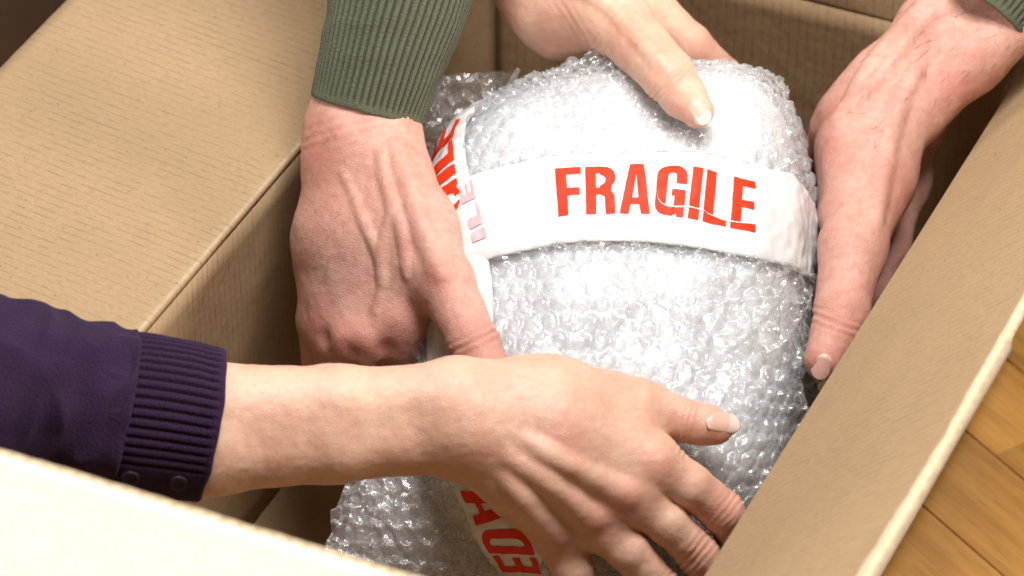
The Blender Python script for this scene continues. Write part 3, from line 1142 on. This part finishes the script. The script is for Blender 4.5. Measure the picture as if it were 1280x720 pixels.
def smin(a, b, k):
    if k <= 0:
        return np.minimum(a, b)
    h = np.maximum(k - np.abs(a - b), 0) / k
    return np.minimum(a, b) - h * h * k * 0.25


class Arm:
    def __init__(self):
        self.body, self.fingers, self.tend, self.creases, self.reds, self.knobs, self.dents = [], [], [], [], [], [], []
        self.web = 16

    def chain(self, *pts):
        return [(img(*p[:3]), p[3]) for p in pts]

    def b(self, *pts, k=46):
        c = self.chain(*pts)
        for (a, ra), (b_, rb) in zip(c, c[1:]):
            self.body.append((a, b_, ra, rb, k))

    def f(self, *pts, k=7):
        c = self.chain(*pts)
        self.fingers.append([(a, b_, ra, rb, k) for (a, ra), (b_, rb) in zip(c, c[1:])])

    def tendon(self, *pts, k=13, vein=False):       # points on the skin: thin cords, raised
        self.tend.append(([(img(*p[:3]), p[3]) for p in pts], k, vein))

    def core(self, P):
        d = None
        for (a, b_, ra, rb, k) in self.body:
            q = seg(P, a, b_, ra, rb)
            d = q if d is None else smin(d, q, k)
        fd = None
        for ch in self.fingers:
            q = None
            for (a, b_, ra, rb, k) in ch:
                s = seg(P, a, b_, ra, rb)
                q = s if q is None else smin(q, s, k)
            fd = q if fd is None else smin(fd, q, 2.0)
        if fd is not None:
            d = smin(d, fd, self.web)
        return d

    def snap(self, p, depth):                      # move a point along the view axis to just under the skin
        Q = np.repeat(p[None], 420, 0).copy()
        k = (1 - np.linspace(420, -520, 420) / D) / (1 - p[2] / D)
        Q[:, 0], Q[:, 1], Q[:, 2] = p[0] * k, p[1] * k, np.linspace(420, -520, 420)
        d = self.core(Q)
        w = np.where(d < 0)[0]
        if len(w):
            p = Q[w[0]].copy()
            p[2] -= depth
        return p

    def prepare(self):
        self.cords = []
        for pts, k, vein in self.tend:
            raw = bspline([np.append(p, r) for p, r in pts], len(pts) * 4)
            c = [(self.snap(q[:3], q[3] * 0.82), q[3]) for q in raw]
            self.cords.append((c, k, vein))

    def detail(self, P):
        d = np.zeros(len(P))
        for (J, ax, rad, amp, lam, sig) in self.creases:
            q = P - J
            t = q @ ax
            r = np.linalg.norm(q - t[:, None] * ax, axis=1)
            w = np.exp(-(t / sig) ** 2) * (np.linalg.norm(q, axis=1) < rad * 2.0)
            nz = pnoise(P / 14.0, 5) * 0.9
            d += amp * w * np.cos(2 * pi * t / lam + nz)
        for (J, rad, amp) in self.knobs:
            q = np.linalg.norm(P - J, axis=1)
            d -= amp * np.exp(-(q / rad) ** 2)
        return d

    def sdf(self, P, fine=True):
        d = self.core(P)
        for c, k, vein in self.cords:
            for (a, ra), (b_, rb) in zip(c, c[1:]):
                lo = np.minimum(a, b_) - 30
                hi = np.maximum(a, b_) + 30
                m = np.all((P > lo) & (P < hi), axis=1)
                if m.any():
                    d[m] = smin(d[m], seg(P[m], a, b_, ra, rb), k)
        d = d + self.detail(P)
        return d

    def crease(self, px, py, Z, dx, dy, rad, amp=0.9, lam=9, sig=11):
        J = self.snap(img(px, py, Z), 4)
        ax = np.array([dx, -dy, 0.0])
        ax /= np.linalg.norm(ax)
        self.creases.append((J, ax, rad, amp, lam, sig))

    def red(self, px, py, Z, rad, amt=1.0):
        self.reds.append((self.snap(img(px, py, Z), 0), rad, amt))

    def knob(self, px, py, Z, rad, amp):
        self.knobs.append((self.snap(img(px, py, Z), 4), rad, amp))

    def build(self, parent, mat, h=2.6, seed=0, label=None):
        allp = np.array([p for (a, b_, *_r) in self.body for p in (a, b_)] + [p for ch in self.fingers for (a, b_, *_r) in ch for p in (a, b_)])
        lo, hi = allp.min(0) - 95, allp.max(0) + 95
        n = np.ceil((hi - lo) / h).astype(int) + 1
        cs = 4
        nc = np.ceil(n / cs).astype(int) + 1
        g = [lo[k] + np.arange(nc[k]) * h * cs for k in range(3)]
        Gc = np.stack(np.meshgrid(*g, indexing='ij'), -1).reshape(-1, 3)
        dc = self.core(Gc).reshape(nc)
        big = np.repeat(np.repeat(np.repeat(dc, cs, 0), cs, 1), cs, 2)[:n[0], :n[1], :n[2]].copy()
        m = np.abs(big) < h * cs * 2.2 + 14
        idx = np.argwhere(m)
        big[m] = self.sdf(lo + idx * h)
        V, F = surface_nets(big, lo, h)
        for _ in range(2):
            e = 0.5
            d0 = self.sdf(V)
            gr = np.stack([self.sdf(V + np.eye(3)[k] * e) - d0 for k in range(3)], 1) / e
            g2 = np.maximum((gr ** 2).sum(1, keepdims=True), 0.2)
            st = np.clip(d0[:, None] / g2, -2, 2) * gr
            V = V - st * 0.9
        nrm = gr / np.sqrt(g2)
        V = V + nrm * (pnoise(V / 34, seed) * 1.3 + pnoise(V / 11, seed + 1) * 0.45)[:, None]
        red = np.zeros(len(V))
        for J, rad, amt in self.reds:
            red = np.maximum(red, amt * np.exp(-(np.linalg.norm(V - J, axis=1) / rad) ** 2))
        vein = np.zeros(len(V))
        for c, k, isv in self.cords:
            if not isv:
                continue
            for (a, ra), (b_, rb) in zip(c, c[1:]):
                vein = np.maximum(vein, np.clip(1 - seg(V, a, b_, ra, rb) / 5.0, 0, 1) * 0.8)
        cr = np.clip(self.detail(V) / 1.2, 0, 1)
        o = mesh_from("arm", c2w(V), F, mat, parent, True, {"red": np.clip(red, 0, 1), "vein": vein, "crease": cr})
        if label:
            o["label"] = label
        self.ob = o
        return o

    def nail(self, px, py, Z, dx, dy, ln, wd, tip=0.28, mat='nail'):
        """thin curved plate lying on the skin. (dx,dy): picture direction towards the fingertip"""
        c = img(px, py, Z)
        ax = np.array([dx, -dy, 0.0])
        ax /= np.linalg.norm(ax)
        ay = np.array([-ax[1], ax[0], 0.0])
        nu, nv = 22, 17
        u, v = np.meshgrid(np.linspace(-1, 1, nu), np.linspace(-1, 1, nv), indexing='ij')
        u, v = u.ravel(), v.ravel()
        # rounded nail outline
        half = wd * 0.5 * np.where(u < 0, (1 - np.abs(u) ** 4 * 0.35), (1 - np.abs(u) ** 5 * 0.35))
        end = np.where(u > 0, -0.22 * ln * 0.5 * v ** 2, 0.22 * ln * 0.5 * v ** 2) * np.abs(u)
        Q = c + ax * (u * ln * 0.5 + end)[:, None] + ay * (v * half)[:, None]
        Q[:, 2] += 130
        ok = np.zeros(len(Q), bool)
        for _ in range(60):                       # sphere-trace straight back onto the skin
            d = self.sdf(Q)
            st = np.where(ok, 0, np.maximum(d * 0.7, 0.15))
            ok |= d < 0.3
            Q[:, 2] -= st
        uu, vv = u[ok], v[ok]
        m_ = (np.abs(vv) < 0.75) & (uu < 0.45)
        Am = np.stack([np.ones(m_.sum()), uu[m_], vv[m_]], 1)
        coef = np.linalg.lstsq(Am, Q[ok][m_][:, 2] + (vv[m_] * half[ok][m_]) ** 2 / (wd * 1.25), rcond=None)[0]
        zc = coef[0] + coef[1] * u + coef[2] * v - (v * half) ** 2 / (wd * 1.25) - np.clip(u, 0, 1) ** 2 * 1.5
        Q = c + ax * (u * ln * 0.5 + end)[:, None] + ay * (v * half)[:, None]
        edge = np.clip((1 - np.abs(v)) * 4, 0, 1) * np.clip((u + 1) * 3, 0, 1)
        Q[:, 2] = zc - 1.6 + 2.9 * edge
        F = grid_faces(nu, nv)
        o = mesh_from("fingernail", c2w(Q), F, M[mat], self.ob)
        o.data.materials.append(M['nail_tip'])
        fu = u[F].mean(1)
        fv = v[F].mean(1)
        o.data.polygons.foreach_set("material_index", (fu > 1 - 2 * tip + 0.18 * fv ** 2 * 0).astype(np.int32))
        md = o.modifiers.new("thick", 'SOLIDIFY')
        md.thickness = 0.0004
        return o


def surface_nets(Fv, lo, h):
    S = Fv < 0
    nx, ny, nz = Fv.shape
    c = [S[dx:nx - 1 + dx, dy:ny - 1 + dy, dz:nz - 1 + dz] for dx in (0, 1) for dy in (0, 1) for dz in (0, 1)]
    cnt = sum(x.astype(np.int8) for x in c)
    act = (cnt > 0) & (cnt < 8)
    cells = np.argwhere(act)
    idx = np.full(act.shape, -1, np.int64)
    idx[act] = np.arange(len(cells))
    acc = np.zeros((len(cells), 3))
    w = np.zeros(len(cells))
    i, j, k = cells.T
    corners = [(a, b, d) for a in (0, 1) for b in (0, 1) for d in (0, 1)]
    for p in corners:
        for ax in range(3):
            if p[ax]:
                continue
            q = list(p)
            q[ax] = 1
            f0 = Fv[i + p[0], j + p[1], k + p[2]]
            f1 = Fv[i + q[0], j + q[1], k + q[2]]
            m = (f0 < 0) != (f1 < 0)
            t = np.where(m, f0 / np.where(m, f0 - f1, 1), 0)
            pos = np.array(p, float)[None] + np.zeros((len(cells), 3))
            pos[:, ax] += t
            acc += np.where(m[:, None], pos, 0)
            w += m
    V = lo + (cells + acc / np.maximum(w, 1)[:, None]) * h
    faces = []
    for ax in range(3):
        a1, a2 = (ax + 1) % 3, (ax + 2) % 3
        sl0 = [slice(None)] * 3
        sl1 = [slice(None)] * 3
        sl0[ax] = slice(0, -1)
        sl1[ax] = slice(1, None)
        s0, s1 = S[tuple(sl0)], S[tuple(sl1)]
        e = np.argwhere(s0 != s1)
        sgn = s0[tuple(e.T)]
        ok = (e[:, a1] > 0) & (e[:, a2] > 0) & (e[:, a1] < Fv.shape[a1] - 1) & (e[:, a2] < Fv.shape[a2] - 1)
        e, sgn = e[ok], sgn[ok]
        quad = []
        for (o1, o2) in ((-1, -1), (0, -1), (0, 0), (-1, 0)):
            q = e.copy()
            q[:, a1] += o1
            q[:, a2] += o2
            quad.append(idx[tuple(q.T)])
        qd = np.stack(quad, 1)
        qd = np.where(sgn[:, None], qd, qd[:, ::-1])
        faces.append(qd)
    F = np.concatenate(faces)
    return V, F[(F >= 0).all(1)]


def tube(name, stations, parent, mat, nph=240, ribs=0, rib_amp=0.0, seed=0, folds=0.0, close=True, step=3.0, lip=True, wall=7.0, edge_wave=0.0, rib_fade=None, plain=None):
    """knitted sleeve: stations (px,py,Z,half_height,half_depth) from far end to hem. The hem turns in."""
    c = np.array([np.append(img(*s[:3]), s[3:5]) for s in stations])
    c = bspline(c, 200)
    c, s = resample(c, step)
    n = len(c)
    ctr, ra, rb = c[:, :3], c[:, 3], c[:, 4]
    t = np.gradient(ctr, axis=0)
    t /= np.linalg.norm(t, axis=1, keepdims=True)
    zax = np.array([0, 0, 1.0])
    a1 = np.cross(zax, t)
    a1 /= np.linalg.norm(a1, axis=1, keepdims=True)
    a2 = np.cross(t, a1)
    ph = np.linspace(0, 2 * pi, nph, endpoint=False)
    rows, uvs, grv = [], [], []
    phw = ph[None] + 0 * s[:, None]
    Pn = np.stack([np.cos(phw).ravel() * 2.2, np.sin(phw).ravel() * 2.2, np.repeat(s / 60, nph)], 1)
    fol = (pnoise(Pn, seed) * 0.5 + ridged(Pn * np.array([0.5, 0.5, 1.3]) + 4, seed + 1) * 0.6).reshape(n, nph) * folds
    rphase = pnoise(np.stack([np.cos(phw).ravel() * 1.5, np.sin(phw).ravel() * 1.5, np.repeat(s / 90, nph)], 1), seed + 2).reshape(n, nph) * 0.5
    rb_w = 0.5 + 0.5 * np.cos(ribs * ph[None] + rphase) if ribs else np.ones((1, nph))
    prof = 1 - (1 - rb_w) ** 3.0
    if plain:                                  # a button band without ribs
        m_ = np.clip((np.abs(ph - plain[0]) - plain[1]) / 0.04, 0, 1)[None]
        prof = 1 - (1 - prof) * m_
    fade = np.ones(n) if rib_fade is None else np.clip((s - rib_fade) / 10, 0, 1)
    fade = fade * (1 - 0.97 * np.clip((s - s[-1] + 12) / 10, 0, 1)) if ribs else fade
    rad = rib_amp * (prof - 1) * fade[:, None] + fol
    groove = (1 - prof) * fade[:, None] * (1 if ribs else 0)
    sh = edge_wave * pnoise(np.stack([np.cos(ph) * 2, np.sin(ph) * 2, ph * 0], 1), seed + 3)
    outer = ctr[:, None] + a1[:, None] * ((ra[:, None] + rad) * np.cos(ph))[..., None] + a2[:, None] * ((rb[:, None] + rad) * np.sin(ph))[..., None]
    outer = outer + t[:, None] * (sh[None] * np.clip((s - s[-1] + 60) / 60, 0, 1)[:, None])[..., None]
    uvo = np.stack([ph[None] * ra.mean() + 0 * s[:, None], s[:, None] + 0 * ph[None]], -1)
    extra, exuv, exg = [], [], []
    if lip:
        last = outer[-1]
        for kk, (ins, adv) in enumerate(((1.5, 2.2), (3.8, 2.8), (wall, 0.5), (wall, -14), (wall, -50))):
            dirv = last - ctr[-1]
            dirv = dirv / np.linalg.norm(dirv, axis=1, keepdims=True)
            extra.append(last - dirv * ins + t[-1] * adv)
            exuv.append(np.stack([ph * ra.mean(), np.full(nph, s[-1] + 3 * kk)], -1))
            exg.append(groove[-1])
    V = np.concatenate([outer] + [e[None] for e in extra])
    UVs = np.concatenate([uvo] + [e[None] for e in exuv])
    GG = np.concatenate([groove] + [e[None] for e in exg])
    F = grid_faces(len(V), nph, True)
    return mesh_from(name, c2w(V.reshape(-1, 3)), F, mat, parent, True, {"groove": GG.ravel()}, UVs.reshape(-1, 2) * U)



def arm_hair(arm, boxes, n, direction, length, seed):
    me = arm.ob.data
    co = np.zeros(len(me.vertices) * 3)
    no = np.zeros(len(me.vertices) * 3)
    me.vertices.foreach_get("co", co)
    me.vertex_normals.foreach_get("vector", no)
    co, no = co.reshape(-1, 3), no.reshape(-1, 3)
    cc = (co / U - np.array([0, 0, H0]))
    cc, nn_ = w2c(cc), w2c(no)
    im = c2img(cc)
    m = np.zeros(len(co), bool)
    for (x0, y0, x1, y1) in boxes:
        m |= (im[:, 0] > x0) & (im[:, 0] < x1) & (im[:, 1] > y0) & (im[:, 1] < y1) & (nn_[:, 2] > 0.1)
    rng = np.random.default_rng(seed)
    idx = rng.choice(np.where(m)[0], n)
    d0 = np.array([direction[0], -direction[1], 0.0])
    d0 /= np.linalg.norm(d0)
    V, F = [], []
    for i in idx:
        p, nr = cc[i], nn_[i]
        d = d0 + rng.normal(size=3) * 0.38
        d -= nr * (d @ nr)
        d /= np.linalg.norm(d)
        L = length * rng.uniform(0.5, 1.2)
        bend = np.cross(nr, d) * rng.normal() * 0.3
        side = np.cross(d, nr)
        b0 = len(V)
        for k in range(5):
            f = k / 4
            q = p + d * L * f + bend * L * f * f + nr * (L * (0.32 * f - 0.26 * f * f) - 0.3)
            r = 0.24 * (1 - 0.8 * f)
            for a_ in (0, 2.1, 4.2):
                V.append(q + side * r * cos(a_) + nr * r * sin(a_))
        for k in range(4):
            for a_ in range(3):
                F.append((b0 + k * 3 + a_, b0 + k * 3 + (a_ + 1) % 3, b0 + k * 3 + 3 + (a_ + 1) % 3, b0 + k * 3 + 3 + a_))
    o = mesh_from("arm_hair", c2w(np.array(V)), F, M['hair'], arm.ob)
    o["kind"] = "stuff"


# ---------------------------------------------------------------- the person in green
man = thing("person", "person in olive green ribbed sweater gripping the left and right sides of the parcel", "person")

A = Arm()
A.b((520, -60, -130, 42), (480, 120, -140, 38), (476, 190, -135, 38), k=20)
A.b((488, -60, -135, 42), (438, 120, -145, 39), (432, 190, -140, 40), k=20)
A.b((470, 160, -130, 40), (498, 300, -75, 36), (500, 405, -40, 36))
A.b((455, 160, -130, 40), (464, 300, -80, 37), (458, 428, -50, 36))
A.b((440, 165, -140, 40), (430, 300, -105, 37), (425, 425, -80, 35))
A.b((430, 170, -150, 38), (412, 300, -140, 36), (405, 400, -125, 33))
A.b((486, 190, -120, 30), (530, 285, -45, 33), (555, 352, 8, 36))
A.b((495, 240, -105, 34), (522, 350, -40, 33))
A.f((555, 352, 8, 36), (592, 430, 60, 32), (612, 470, 84, 30), (640, 520, 105, 22))
A.f((500, 405, -40, 36), (506, 500, -110, 32), (535, 540, -200, 27), (570, 545, -260, 22))
A.f((458, 428, -50, 36), (464, 525, -120, 32), (510, 560, -230, 27), (560, 560, -270, 22))
A.f((425, 425, -100, 35), (428, 515, -165, 31), (480, 555, -250, 26), (530, 555, -280, 21))
A.f((405, 400, -140, 33), (405, 480, -190, 28), (440, 530, -260, 24), (490, 540, -290, 19))
A.tendon((494, 185, 0, 5), (508, 225, 0, 6), (530, 290, 0, 5), (553, 345, 0, 6), k=18)
A.tendon((476, 185, 0, 3), (482, 225, 0, 4), (494, 262, 0, 4.5), (506, 300, 0, 4), (510, 345, 0, 2), k=11, vein=True)
A.tendon((430, 215, 0, 2.5), (452, 270, 0, 3.5), (470, 310, 0, 3.5), (480, 350, 0, 3.5), (470, 390, 0, 2), k=9, vein=True)
A.tendon((494, 262, 0, 5), (480, 310, 0, 5), (478, 350, 0, 4), k=9, vein=True)
A.prepare()
A.knob(500, 402, -60, 24, 6)
A.knob(460, 425, -60, 22, 7)
A.knob(424, 422, -60, 22, 6)
A.knob(481, 432, -60, 15, -5)
A.knob(442, 438, -60, 15, -5)
A.knob(408, 425, -60, 15, -6)
A.knob(479, 462, -60, 15, -8)
A.knob(441, 466, -60, 15, -8)
A.knob(430, 165, -60, 30, 4)
A.crease(590, 428, 0, 0.45, 0.9, 40, 0.9, 10, 12)
A.crease(470, 150, 0, 0.25, 0.95, 70, 0.5, 13, 20)
for p in ((500, 405, 0, 34), (460, 430, 0, 34), (425, 425, 0, 34), (395, 400, 0, 34), (590, 430, 0, 34), (545, 350, 0, 30), (395, 200, 0, 60)):
    A.red(*p, amt=0.75)
A.build(man, M['skin_m'], seed=3, label="forearm and hand on the left side of the parcel, thumb across the tape")
arm_hair(A, [(385, 140, 520, 260), (380, 260, 440, 340)], 34, (-0.2, 1.0), 15, 3)
sl = tube("sleeve", [(560, -330, -110, 105, 95), (530, -180, -115, 98, 88), (510, -60, -122, 92, 80)], man, M['green'], seed=5, folds=6, lip=False)
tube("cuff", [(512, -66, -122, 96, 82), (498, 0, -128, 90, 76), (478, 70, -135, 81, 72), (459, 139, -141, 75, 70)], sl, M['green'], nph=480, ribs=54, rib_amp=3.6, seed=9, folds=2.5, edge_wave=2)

Dh = Arm()
Dh.b((1265, -80, -300, 44), (1165, 32, -285, 42), (1105, 105, -270, 38), k=24)
Dh.b((1320, -20, -270, 44), (1212, 72, -262, 44), (1150, 135, -240, 40), k=24)
Dh.b((1105, 105, -270, 38), (1060, 150, -290, 34), (1050, 165, -300, 32))
Dh.b((1125, 120, -285, 36), (1085, 190, -340, 34))
Dh.b((1100, 130, -262, 38), (1070, 190, -225, 42), (1064, 270, -175, 42))
Dh.b((1118, 150, -245, 38), (1094, 220, -200, 42), (1066, 310, -95, 42))
Dh.b((1158, 140, -315, 30), (1128, 230, -335, 34), (1102, 310, -290, 34), (1082, 365, -230, 30), k=22)
Dh.f((1066, 310, -95, 41), (1052, 390, -40, 35), (1043, 418, -20, 30), (1029, 450, 4, 25))
Dh.f((1050, 165, -300, 32), (1020, 200, -370, 29), (985, 230, -430, 25), (950, 260, -460, 21))
Dh.f((1085, 190, -340, 34), (1040, 235, -400, 30), (1000, 280, -450, 26), (965, 310, -470, 21))
Dh.f((1100, 240, -330, 32), (1055, 290, -390, 29), (1010, 330, -440, 25), (980, 350, -460, 20))
Dh.f((1105, 280, -300, 30), (1065, 330, -360, 26), (1030, 370, -410, 22), (1005, 385, -430, 18))
Dh.tendon((1180, 50, 0, 3), (1150, 85, 0, 4), (1128, 122, 0, 7), (1112, 165, 0, 9), (1102, 215, 0, 9), (1092, 285, 0, 6), k=14)
Dh.tendon((1165, 15, 0, 4), (1125, 60, 0, 5), (1090, 110, 0, 5), (1060, 140, 0, 5), vein=True)
Dh.tendon((1150, 10, 0, 4), (1105, 60, 0, 5), (1075, 105, 0, 5), (1052, 150, 0, 5))
Dh.prepare()
Dh.knob(1045, 150, -250, 24, 5)
Dh.knob(1066, 312, -100, 30, 3)
Dh.crease(1050, 405, 0, -0.35, 0.93, 36, 0.9, 10, 12)
for p in ((1035, 150, 0, 34), (1035, 190, 0, 30), (1030, 455, 0, 34), (1050, 405, 0, 34), (1130, 250, 0, 46), (1200, 110, 0, 50)):
    Dh.red(*p, amt=0.8)
Dh.build(man, M['skin_m'], seed=13, label="forearm and hand on the right side of the parcel, thumb pointing down")
Dh.nail(1026, 458, 0, -0.30, 0.95, 34, 27, tip=0.05, mat='nail_m')
arm_hair(Dh, [(1070, 0, 1275, 130), (1060, 110, 1110, 180)], 90, (-0.7, 0.7), 19, 4)
sl2 = tube("sleeve", [(1500, -320, -330, 100, 95), (1400, -200, -310, 95, 88), (1300, -90, -290, 90, 80)], man, M['green'], seed=15, folds=6, lip=False)
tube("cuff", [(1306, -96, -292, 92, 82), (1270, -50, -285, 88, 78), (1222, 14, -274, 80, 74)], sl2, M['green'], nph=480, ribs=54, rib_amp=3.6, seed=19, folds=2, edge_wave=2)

# ---------------------------------------------------------------- the person in purple
woman = thing("person", "person in dark purple knit sleeve with one bare forearm reaching across the parcel front", "person")
B = Arm()
B.b((60, 500, 300, 58), (260, 514, 262, 56), (420, 510, 240, 49), (560, 501, 215, 44), k=18)
B.b((60, 545, 295, 58), (260, 556, 258, 58), (420, 549, 238, 50), (560, 543, 210, 46), k=18)
B.b((566, 508, 212, 36), (690, 524, 205, 38), (816, 577, 188, 30))
B.b((566, 518, 212, 38), (690, 560, 210, 38), (786, 618, 190, 32))
B.b((570, 528, 210, 38), (674, 592, 205, 33), (740, 648, 182, 30))
B.b((578, 535, 208, 36), (650, 602, 192, 30), (700, 670, 165, 27))
B.b((590, 504, 200, 36), (690, 498, 175, 40), (765, 505, 150, 34))
B.b((650, 505, 190, 38), (780, 542, 165, 32))
B.f((765, 500, 150, 34), (800, 503, 150, 29), (855, 526, 146, 26), (880, 531, 144, 25), (896, 535, 143, 20))
B.f((816, 577, 188, 30), (862, 607, 178, 27), (903, 640, 152, 26), (935, 690, 100, 25), (945, 730, 60, 20))
B.f((786, 618, 190, 29), (835, 655, 180, 25), (872, 692, 152, 25), (900, 745, 100, 24), (905, 790, 60, 19))
B.f((740, 648, 182, 30), (785, 688, 180, 25), (828, 738, 150, 25), (850, 790, 90, 22), (855, 830, 50, 18))
B.f((696, 672, 165, 28), (716, 712, 165, 24), (738, 766, 140, 22), (752, 815, 90, 19), (756, 840, 60, 16))
B.tendon((660, 555, 0, 2.5), (730, 592, 0, 3), (784, 618, 0, 5), k=20)
B.tendon((640, 572, 0, 2.5), (700, 614, 0, 3), (738, 647, 0, 5), k=20)
B.tendon((635, 600, 0, 2.5), (670, 640, 0, 3), (695, 670, 0, 4), k=20)
B.prepare()
for p in ((818, 578, 150, 24, 5.5), (788, 620, 150, 22, 5.5), (742, 650, 150, 22, 5.5), (698, 674, 150, 20, 4.5), (598, 545, 200, 36, 4), (905, 641, 150, 18, 2)):
    B.knob(*p)
B.crease(862, 524, 100, 0.95, 0.3, 30, 0.6, 7, 10)
B.crease(905, 641, 100, 0.78, 0.63, 32, 0.65, 8, 13)
B.crease(874, 694, 100, 0.72, 0.69, 30, 0.65, 8, 13)
B.crease(830, 740, 100, 0.7, 0.7, 30, 0.6, 8, 12)
for p in ((822, 580, 0, 30), (790, 622, 0, 30), (742, 652, 0, 30), (698, 676, 0, 28), (905, 642, 0, 30), (875, 694, 0, 30), (862, 524, 0, 22), (895, 545, 0, 26), (710, 545, 0, 26)):
    B.red(*p, amt=0.8)
B.red(600, 580, 0, 60, 0.4)
B.build(woman, M['skin_w'], seed=23, label="bare forearm and hand spread over the parcel front")
B.nail(903, 528, 130, 0.97, 0.2, 44, 27, tip=0.34)
sl3 = tube("sleeve", [(-330, 440, 380, 108, 95), (-200, 452, 350, 108, 95), (-60, 470, 322, 102, 90), (60, 496, 300, 98, 86), (152, 514, 282, 93, 84)], woman, M['purple'], nph=300, seed=25, folds=11, lip=True, wall=3)
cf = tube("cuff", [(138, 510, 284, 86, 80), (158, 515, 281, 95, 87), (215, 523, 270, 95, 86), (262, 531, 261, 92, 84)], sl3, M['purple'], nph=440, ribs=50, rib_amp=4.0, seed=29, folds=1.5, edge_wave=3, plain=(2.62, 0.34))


def button(px, py, Z, parent):
    c = img(px, py, Z)
    n = np.array([0.15, -0.62, 0.77])
    n /= np.linalg.norm(n)
    a = np.cross(n, [1.0, 0, 0])
    a /= np.linalg.norm(a)
    b = np.cross(n, a)
    prof = [(0, 2.0), (4, 2.0), (6.5, 2.3), (8.5, 4.2), (10.5, 4.0), (11.5, 1.5), (11, -2), (0, -2)]
    V, nph = [], 24
    for r, h in prof:
        for k in range(nph):
            f = 2 * pi * k / nph
            V.append(c + a * r * cos(f) + b * r * sin(f) + n * h)
    o = mesh_from("button", c2w(np.array(V)), grid_faces(len(prof), nph, True), M['button'], parent)
    return o


button(162, 597, 336, cf)
button(222, 603, 324, cf)

Ch = Arm()
Ch.b((585, -170, -250, 52), (640, -60, -275, 44), (680, -5, -290, 42))
Ch.b((620, -190, -260, 50), (690, -70, -290, 44), (740, -10, -300, 42))
Ch.b((650, -40, -285, 40), (688, 12, -290, 40), (704, 40, -295, 36))
Ch.b((700, -40, -285, 44), (745, 5, -250, 44), (778, 32, -212, 39))
Ch.b((740, -40, -310, 44), (800, 10, -345, 36))
Ch.b((700, -20, -330, 40), (740, 40, -370, 36))
Ch.f((766, 24, -215, 44), (800, 57, -172, 38), (834, 93, -120, 34), (855, 121, -88, 29), (872, 140, -74, 21))
Ch.f((800, 8, -340, 40), (858, 58, -350, 33), (905, 100, -385, 28), (925, 140, -420, 22))
Ch.f((770, 20, -370, 34), (820, 70, -410, 29), (860, 115, -440, 24), (880, 150, -450, 20))
Ch.f((740, 40, -370, 34), (780, 90, -420, 28), (820, 140, -450, 24), (840, 170, -460, 19))
Ch.tendon((700, -20, 0, 5), (750, 0, 0, 6), (790, 40, 0, 5), (830, 84, 0, 5), k=12)
Ch.prepare()
Ch.crease(840, 98, -200, 0.7, 0.7, 38, 0.75, 7, 11)
Ch.crease(770, 30, -200, 0.75, 0.65, 44, 0.35, 9, 18)
Ch.crease(706, 10, -200, 0.8, -0.5, 34, 0.3, 9, 12)
for p in ((842, 97, -200, 34), (860, 145, -200, 34), (640, 10, -200, 40), (885, 80, -300, 45), (700, 40, -280, 50), (790, 40, -250, 40)):
    Ch.red(*p, amt=0.6)
Ch.build(woman, M['skin_w'], seed=33, label="hand pressing the top of the parcel with its thumb")
Ch.nail(877, 138, 0, 0.55, 0.83, 36, 26, tip=0.36)
tube("sleeve", [(480, -420, -180, 108, 95), (520, -330, -200, 100, 90), (570, -220, -240, 88, 80)], woman, M['purple'], nph=200, seed=35, folds=8)
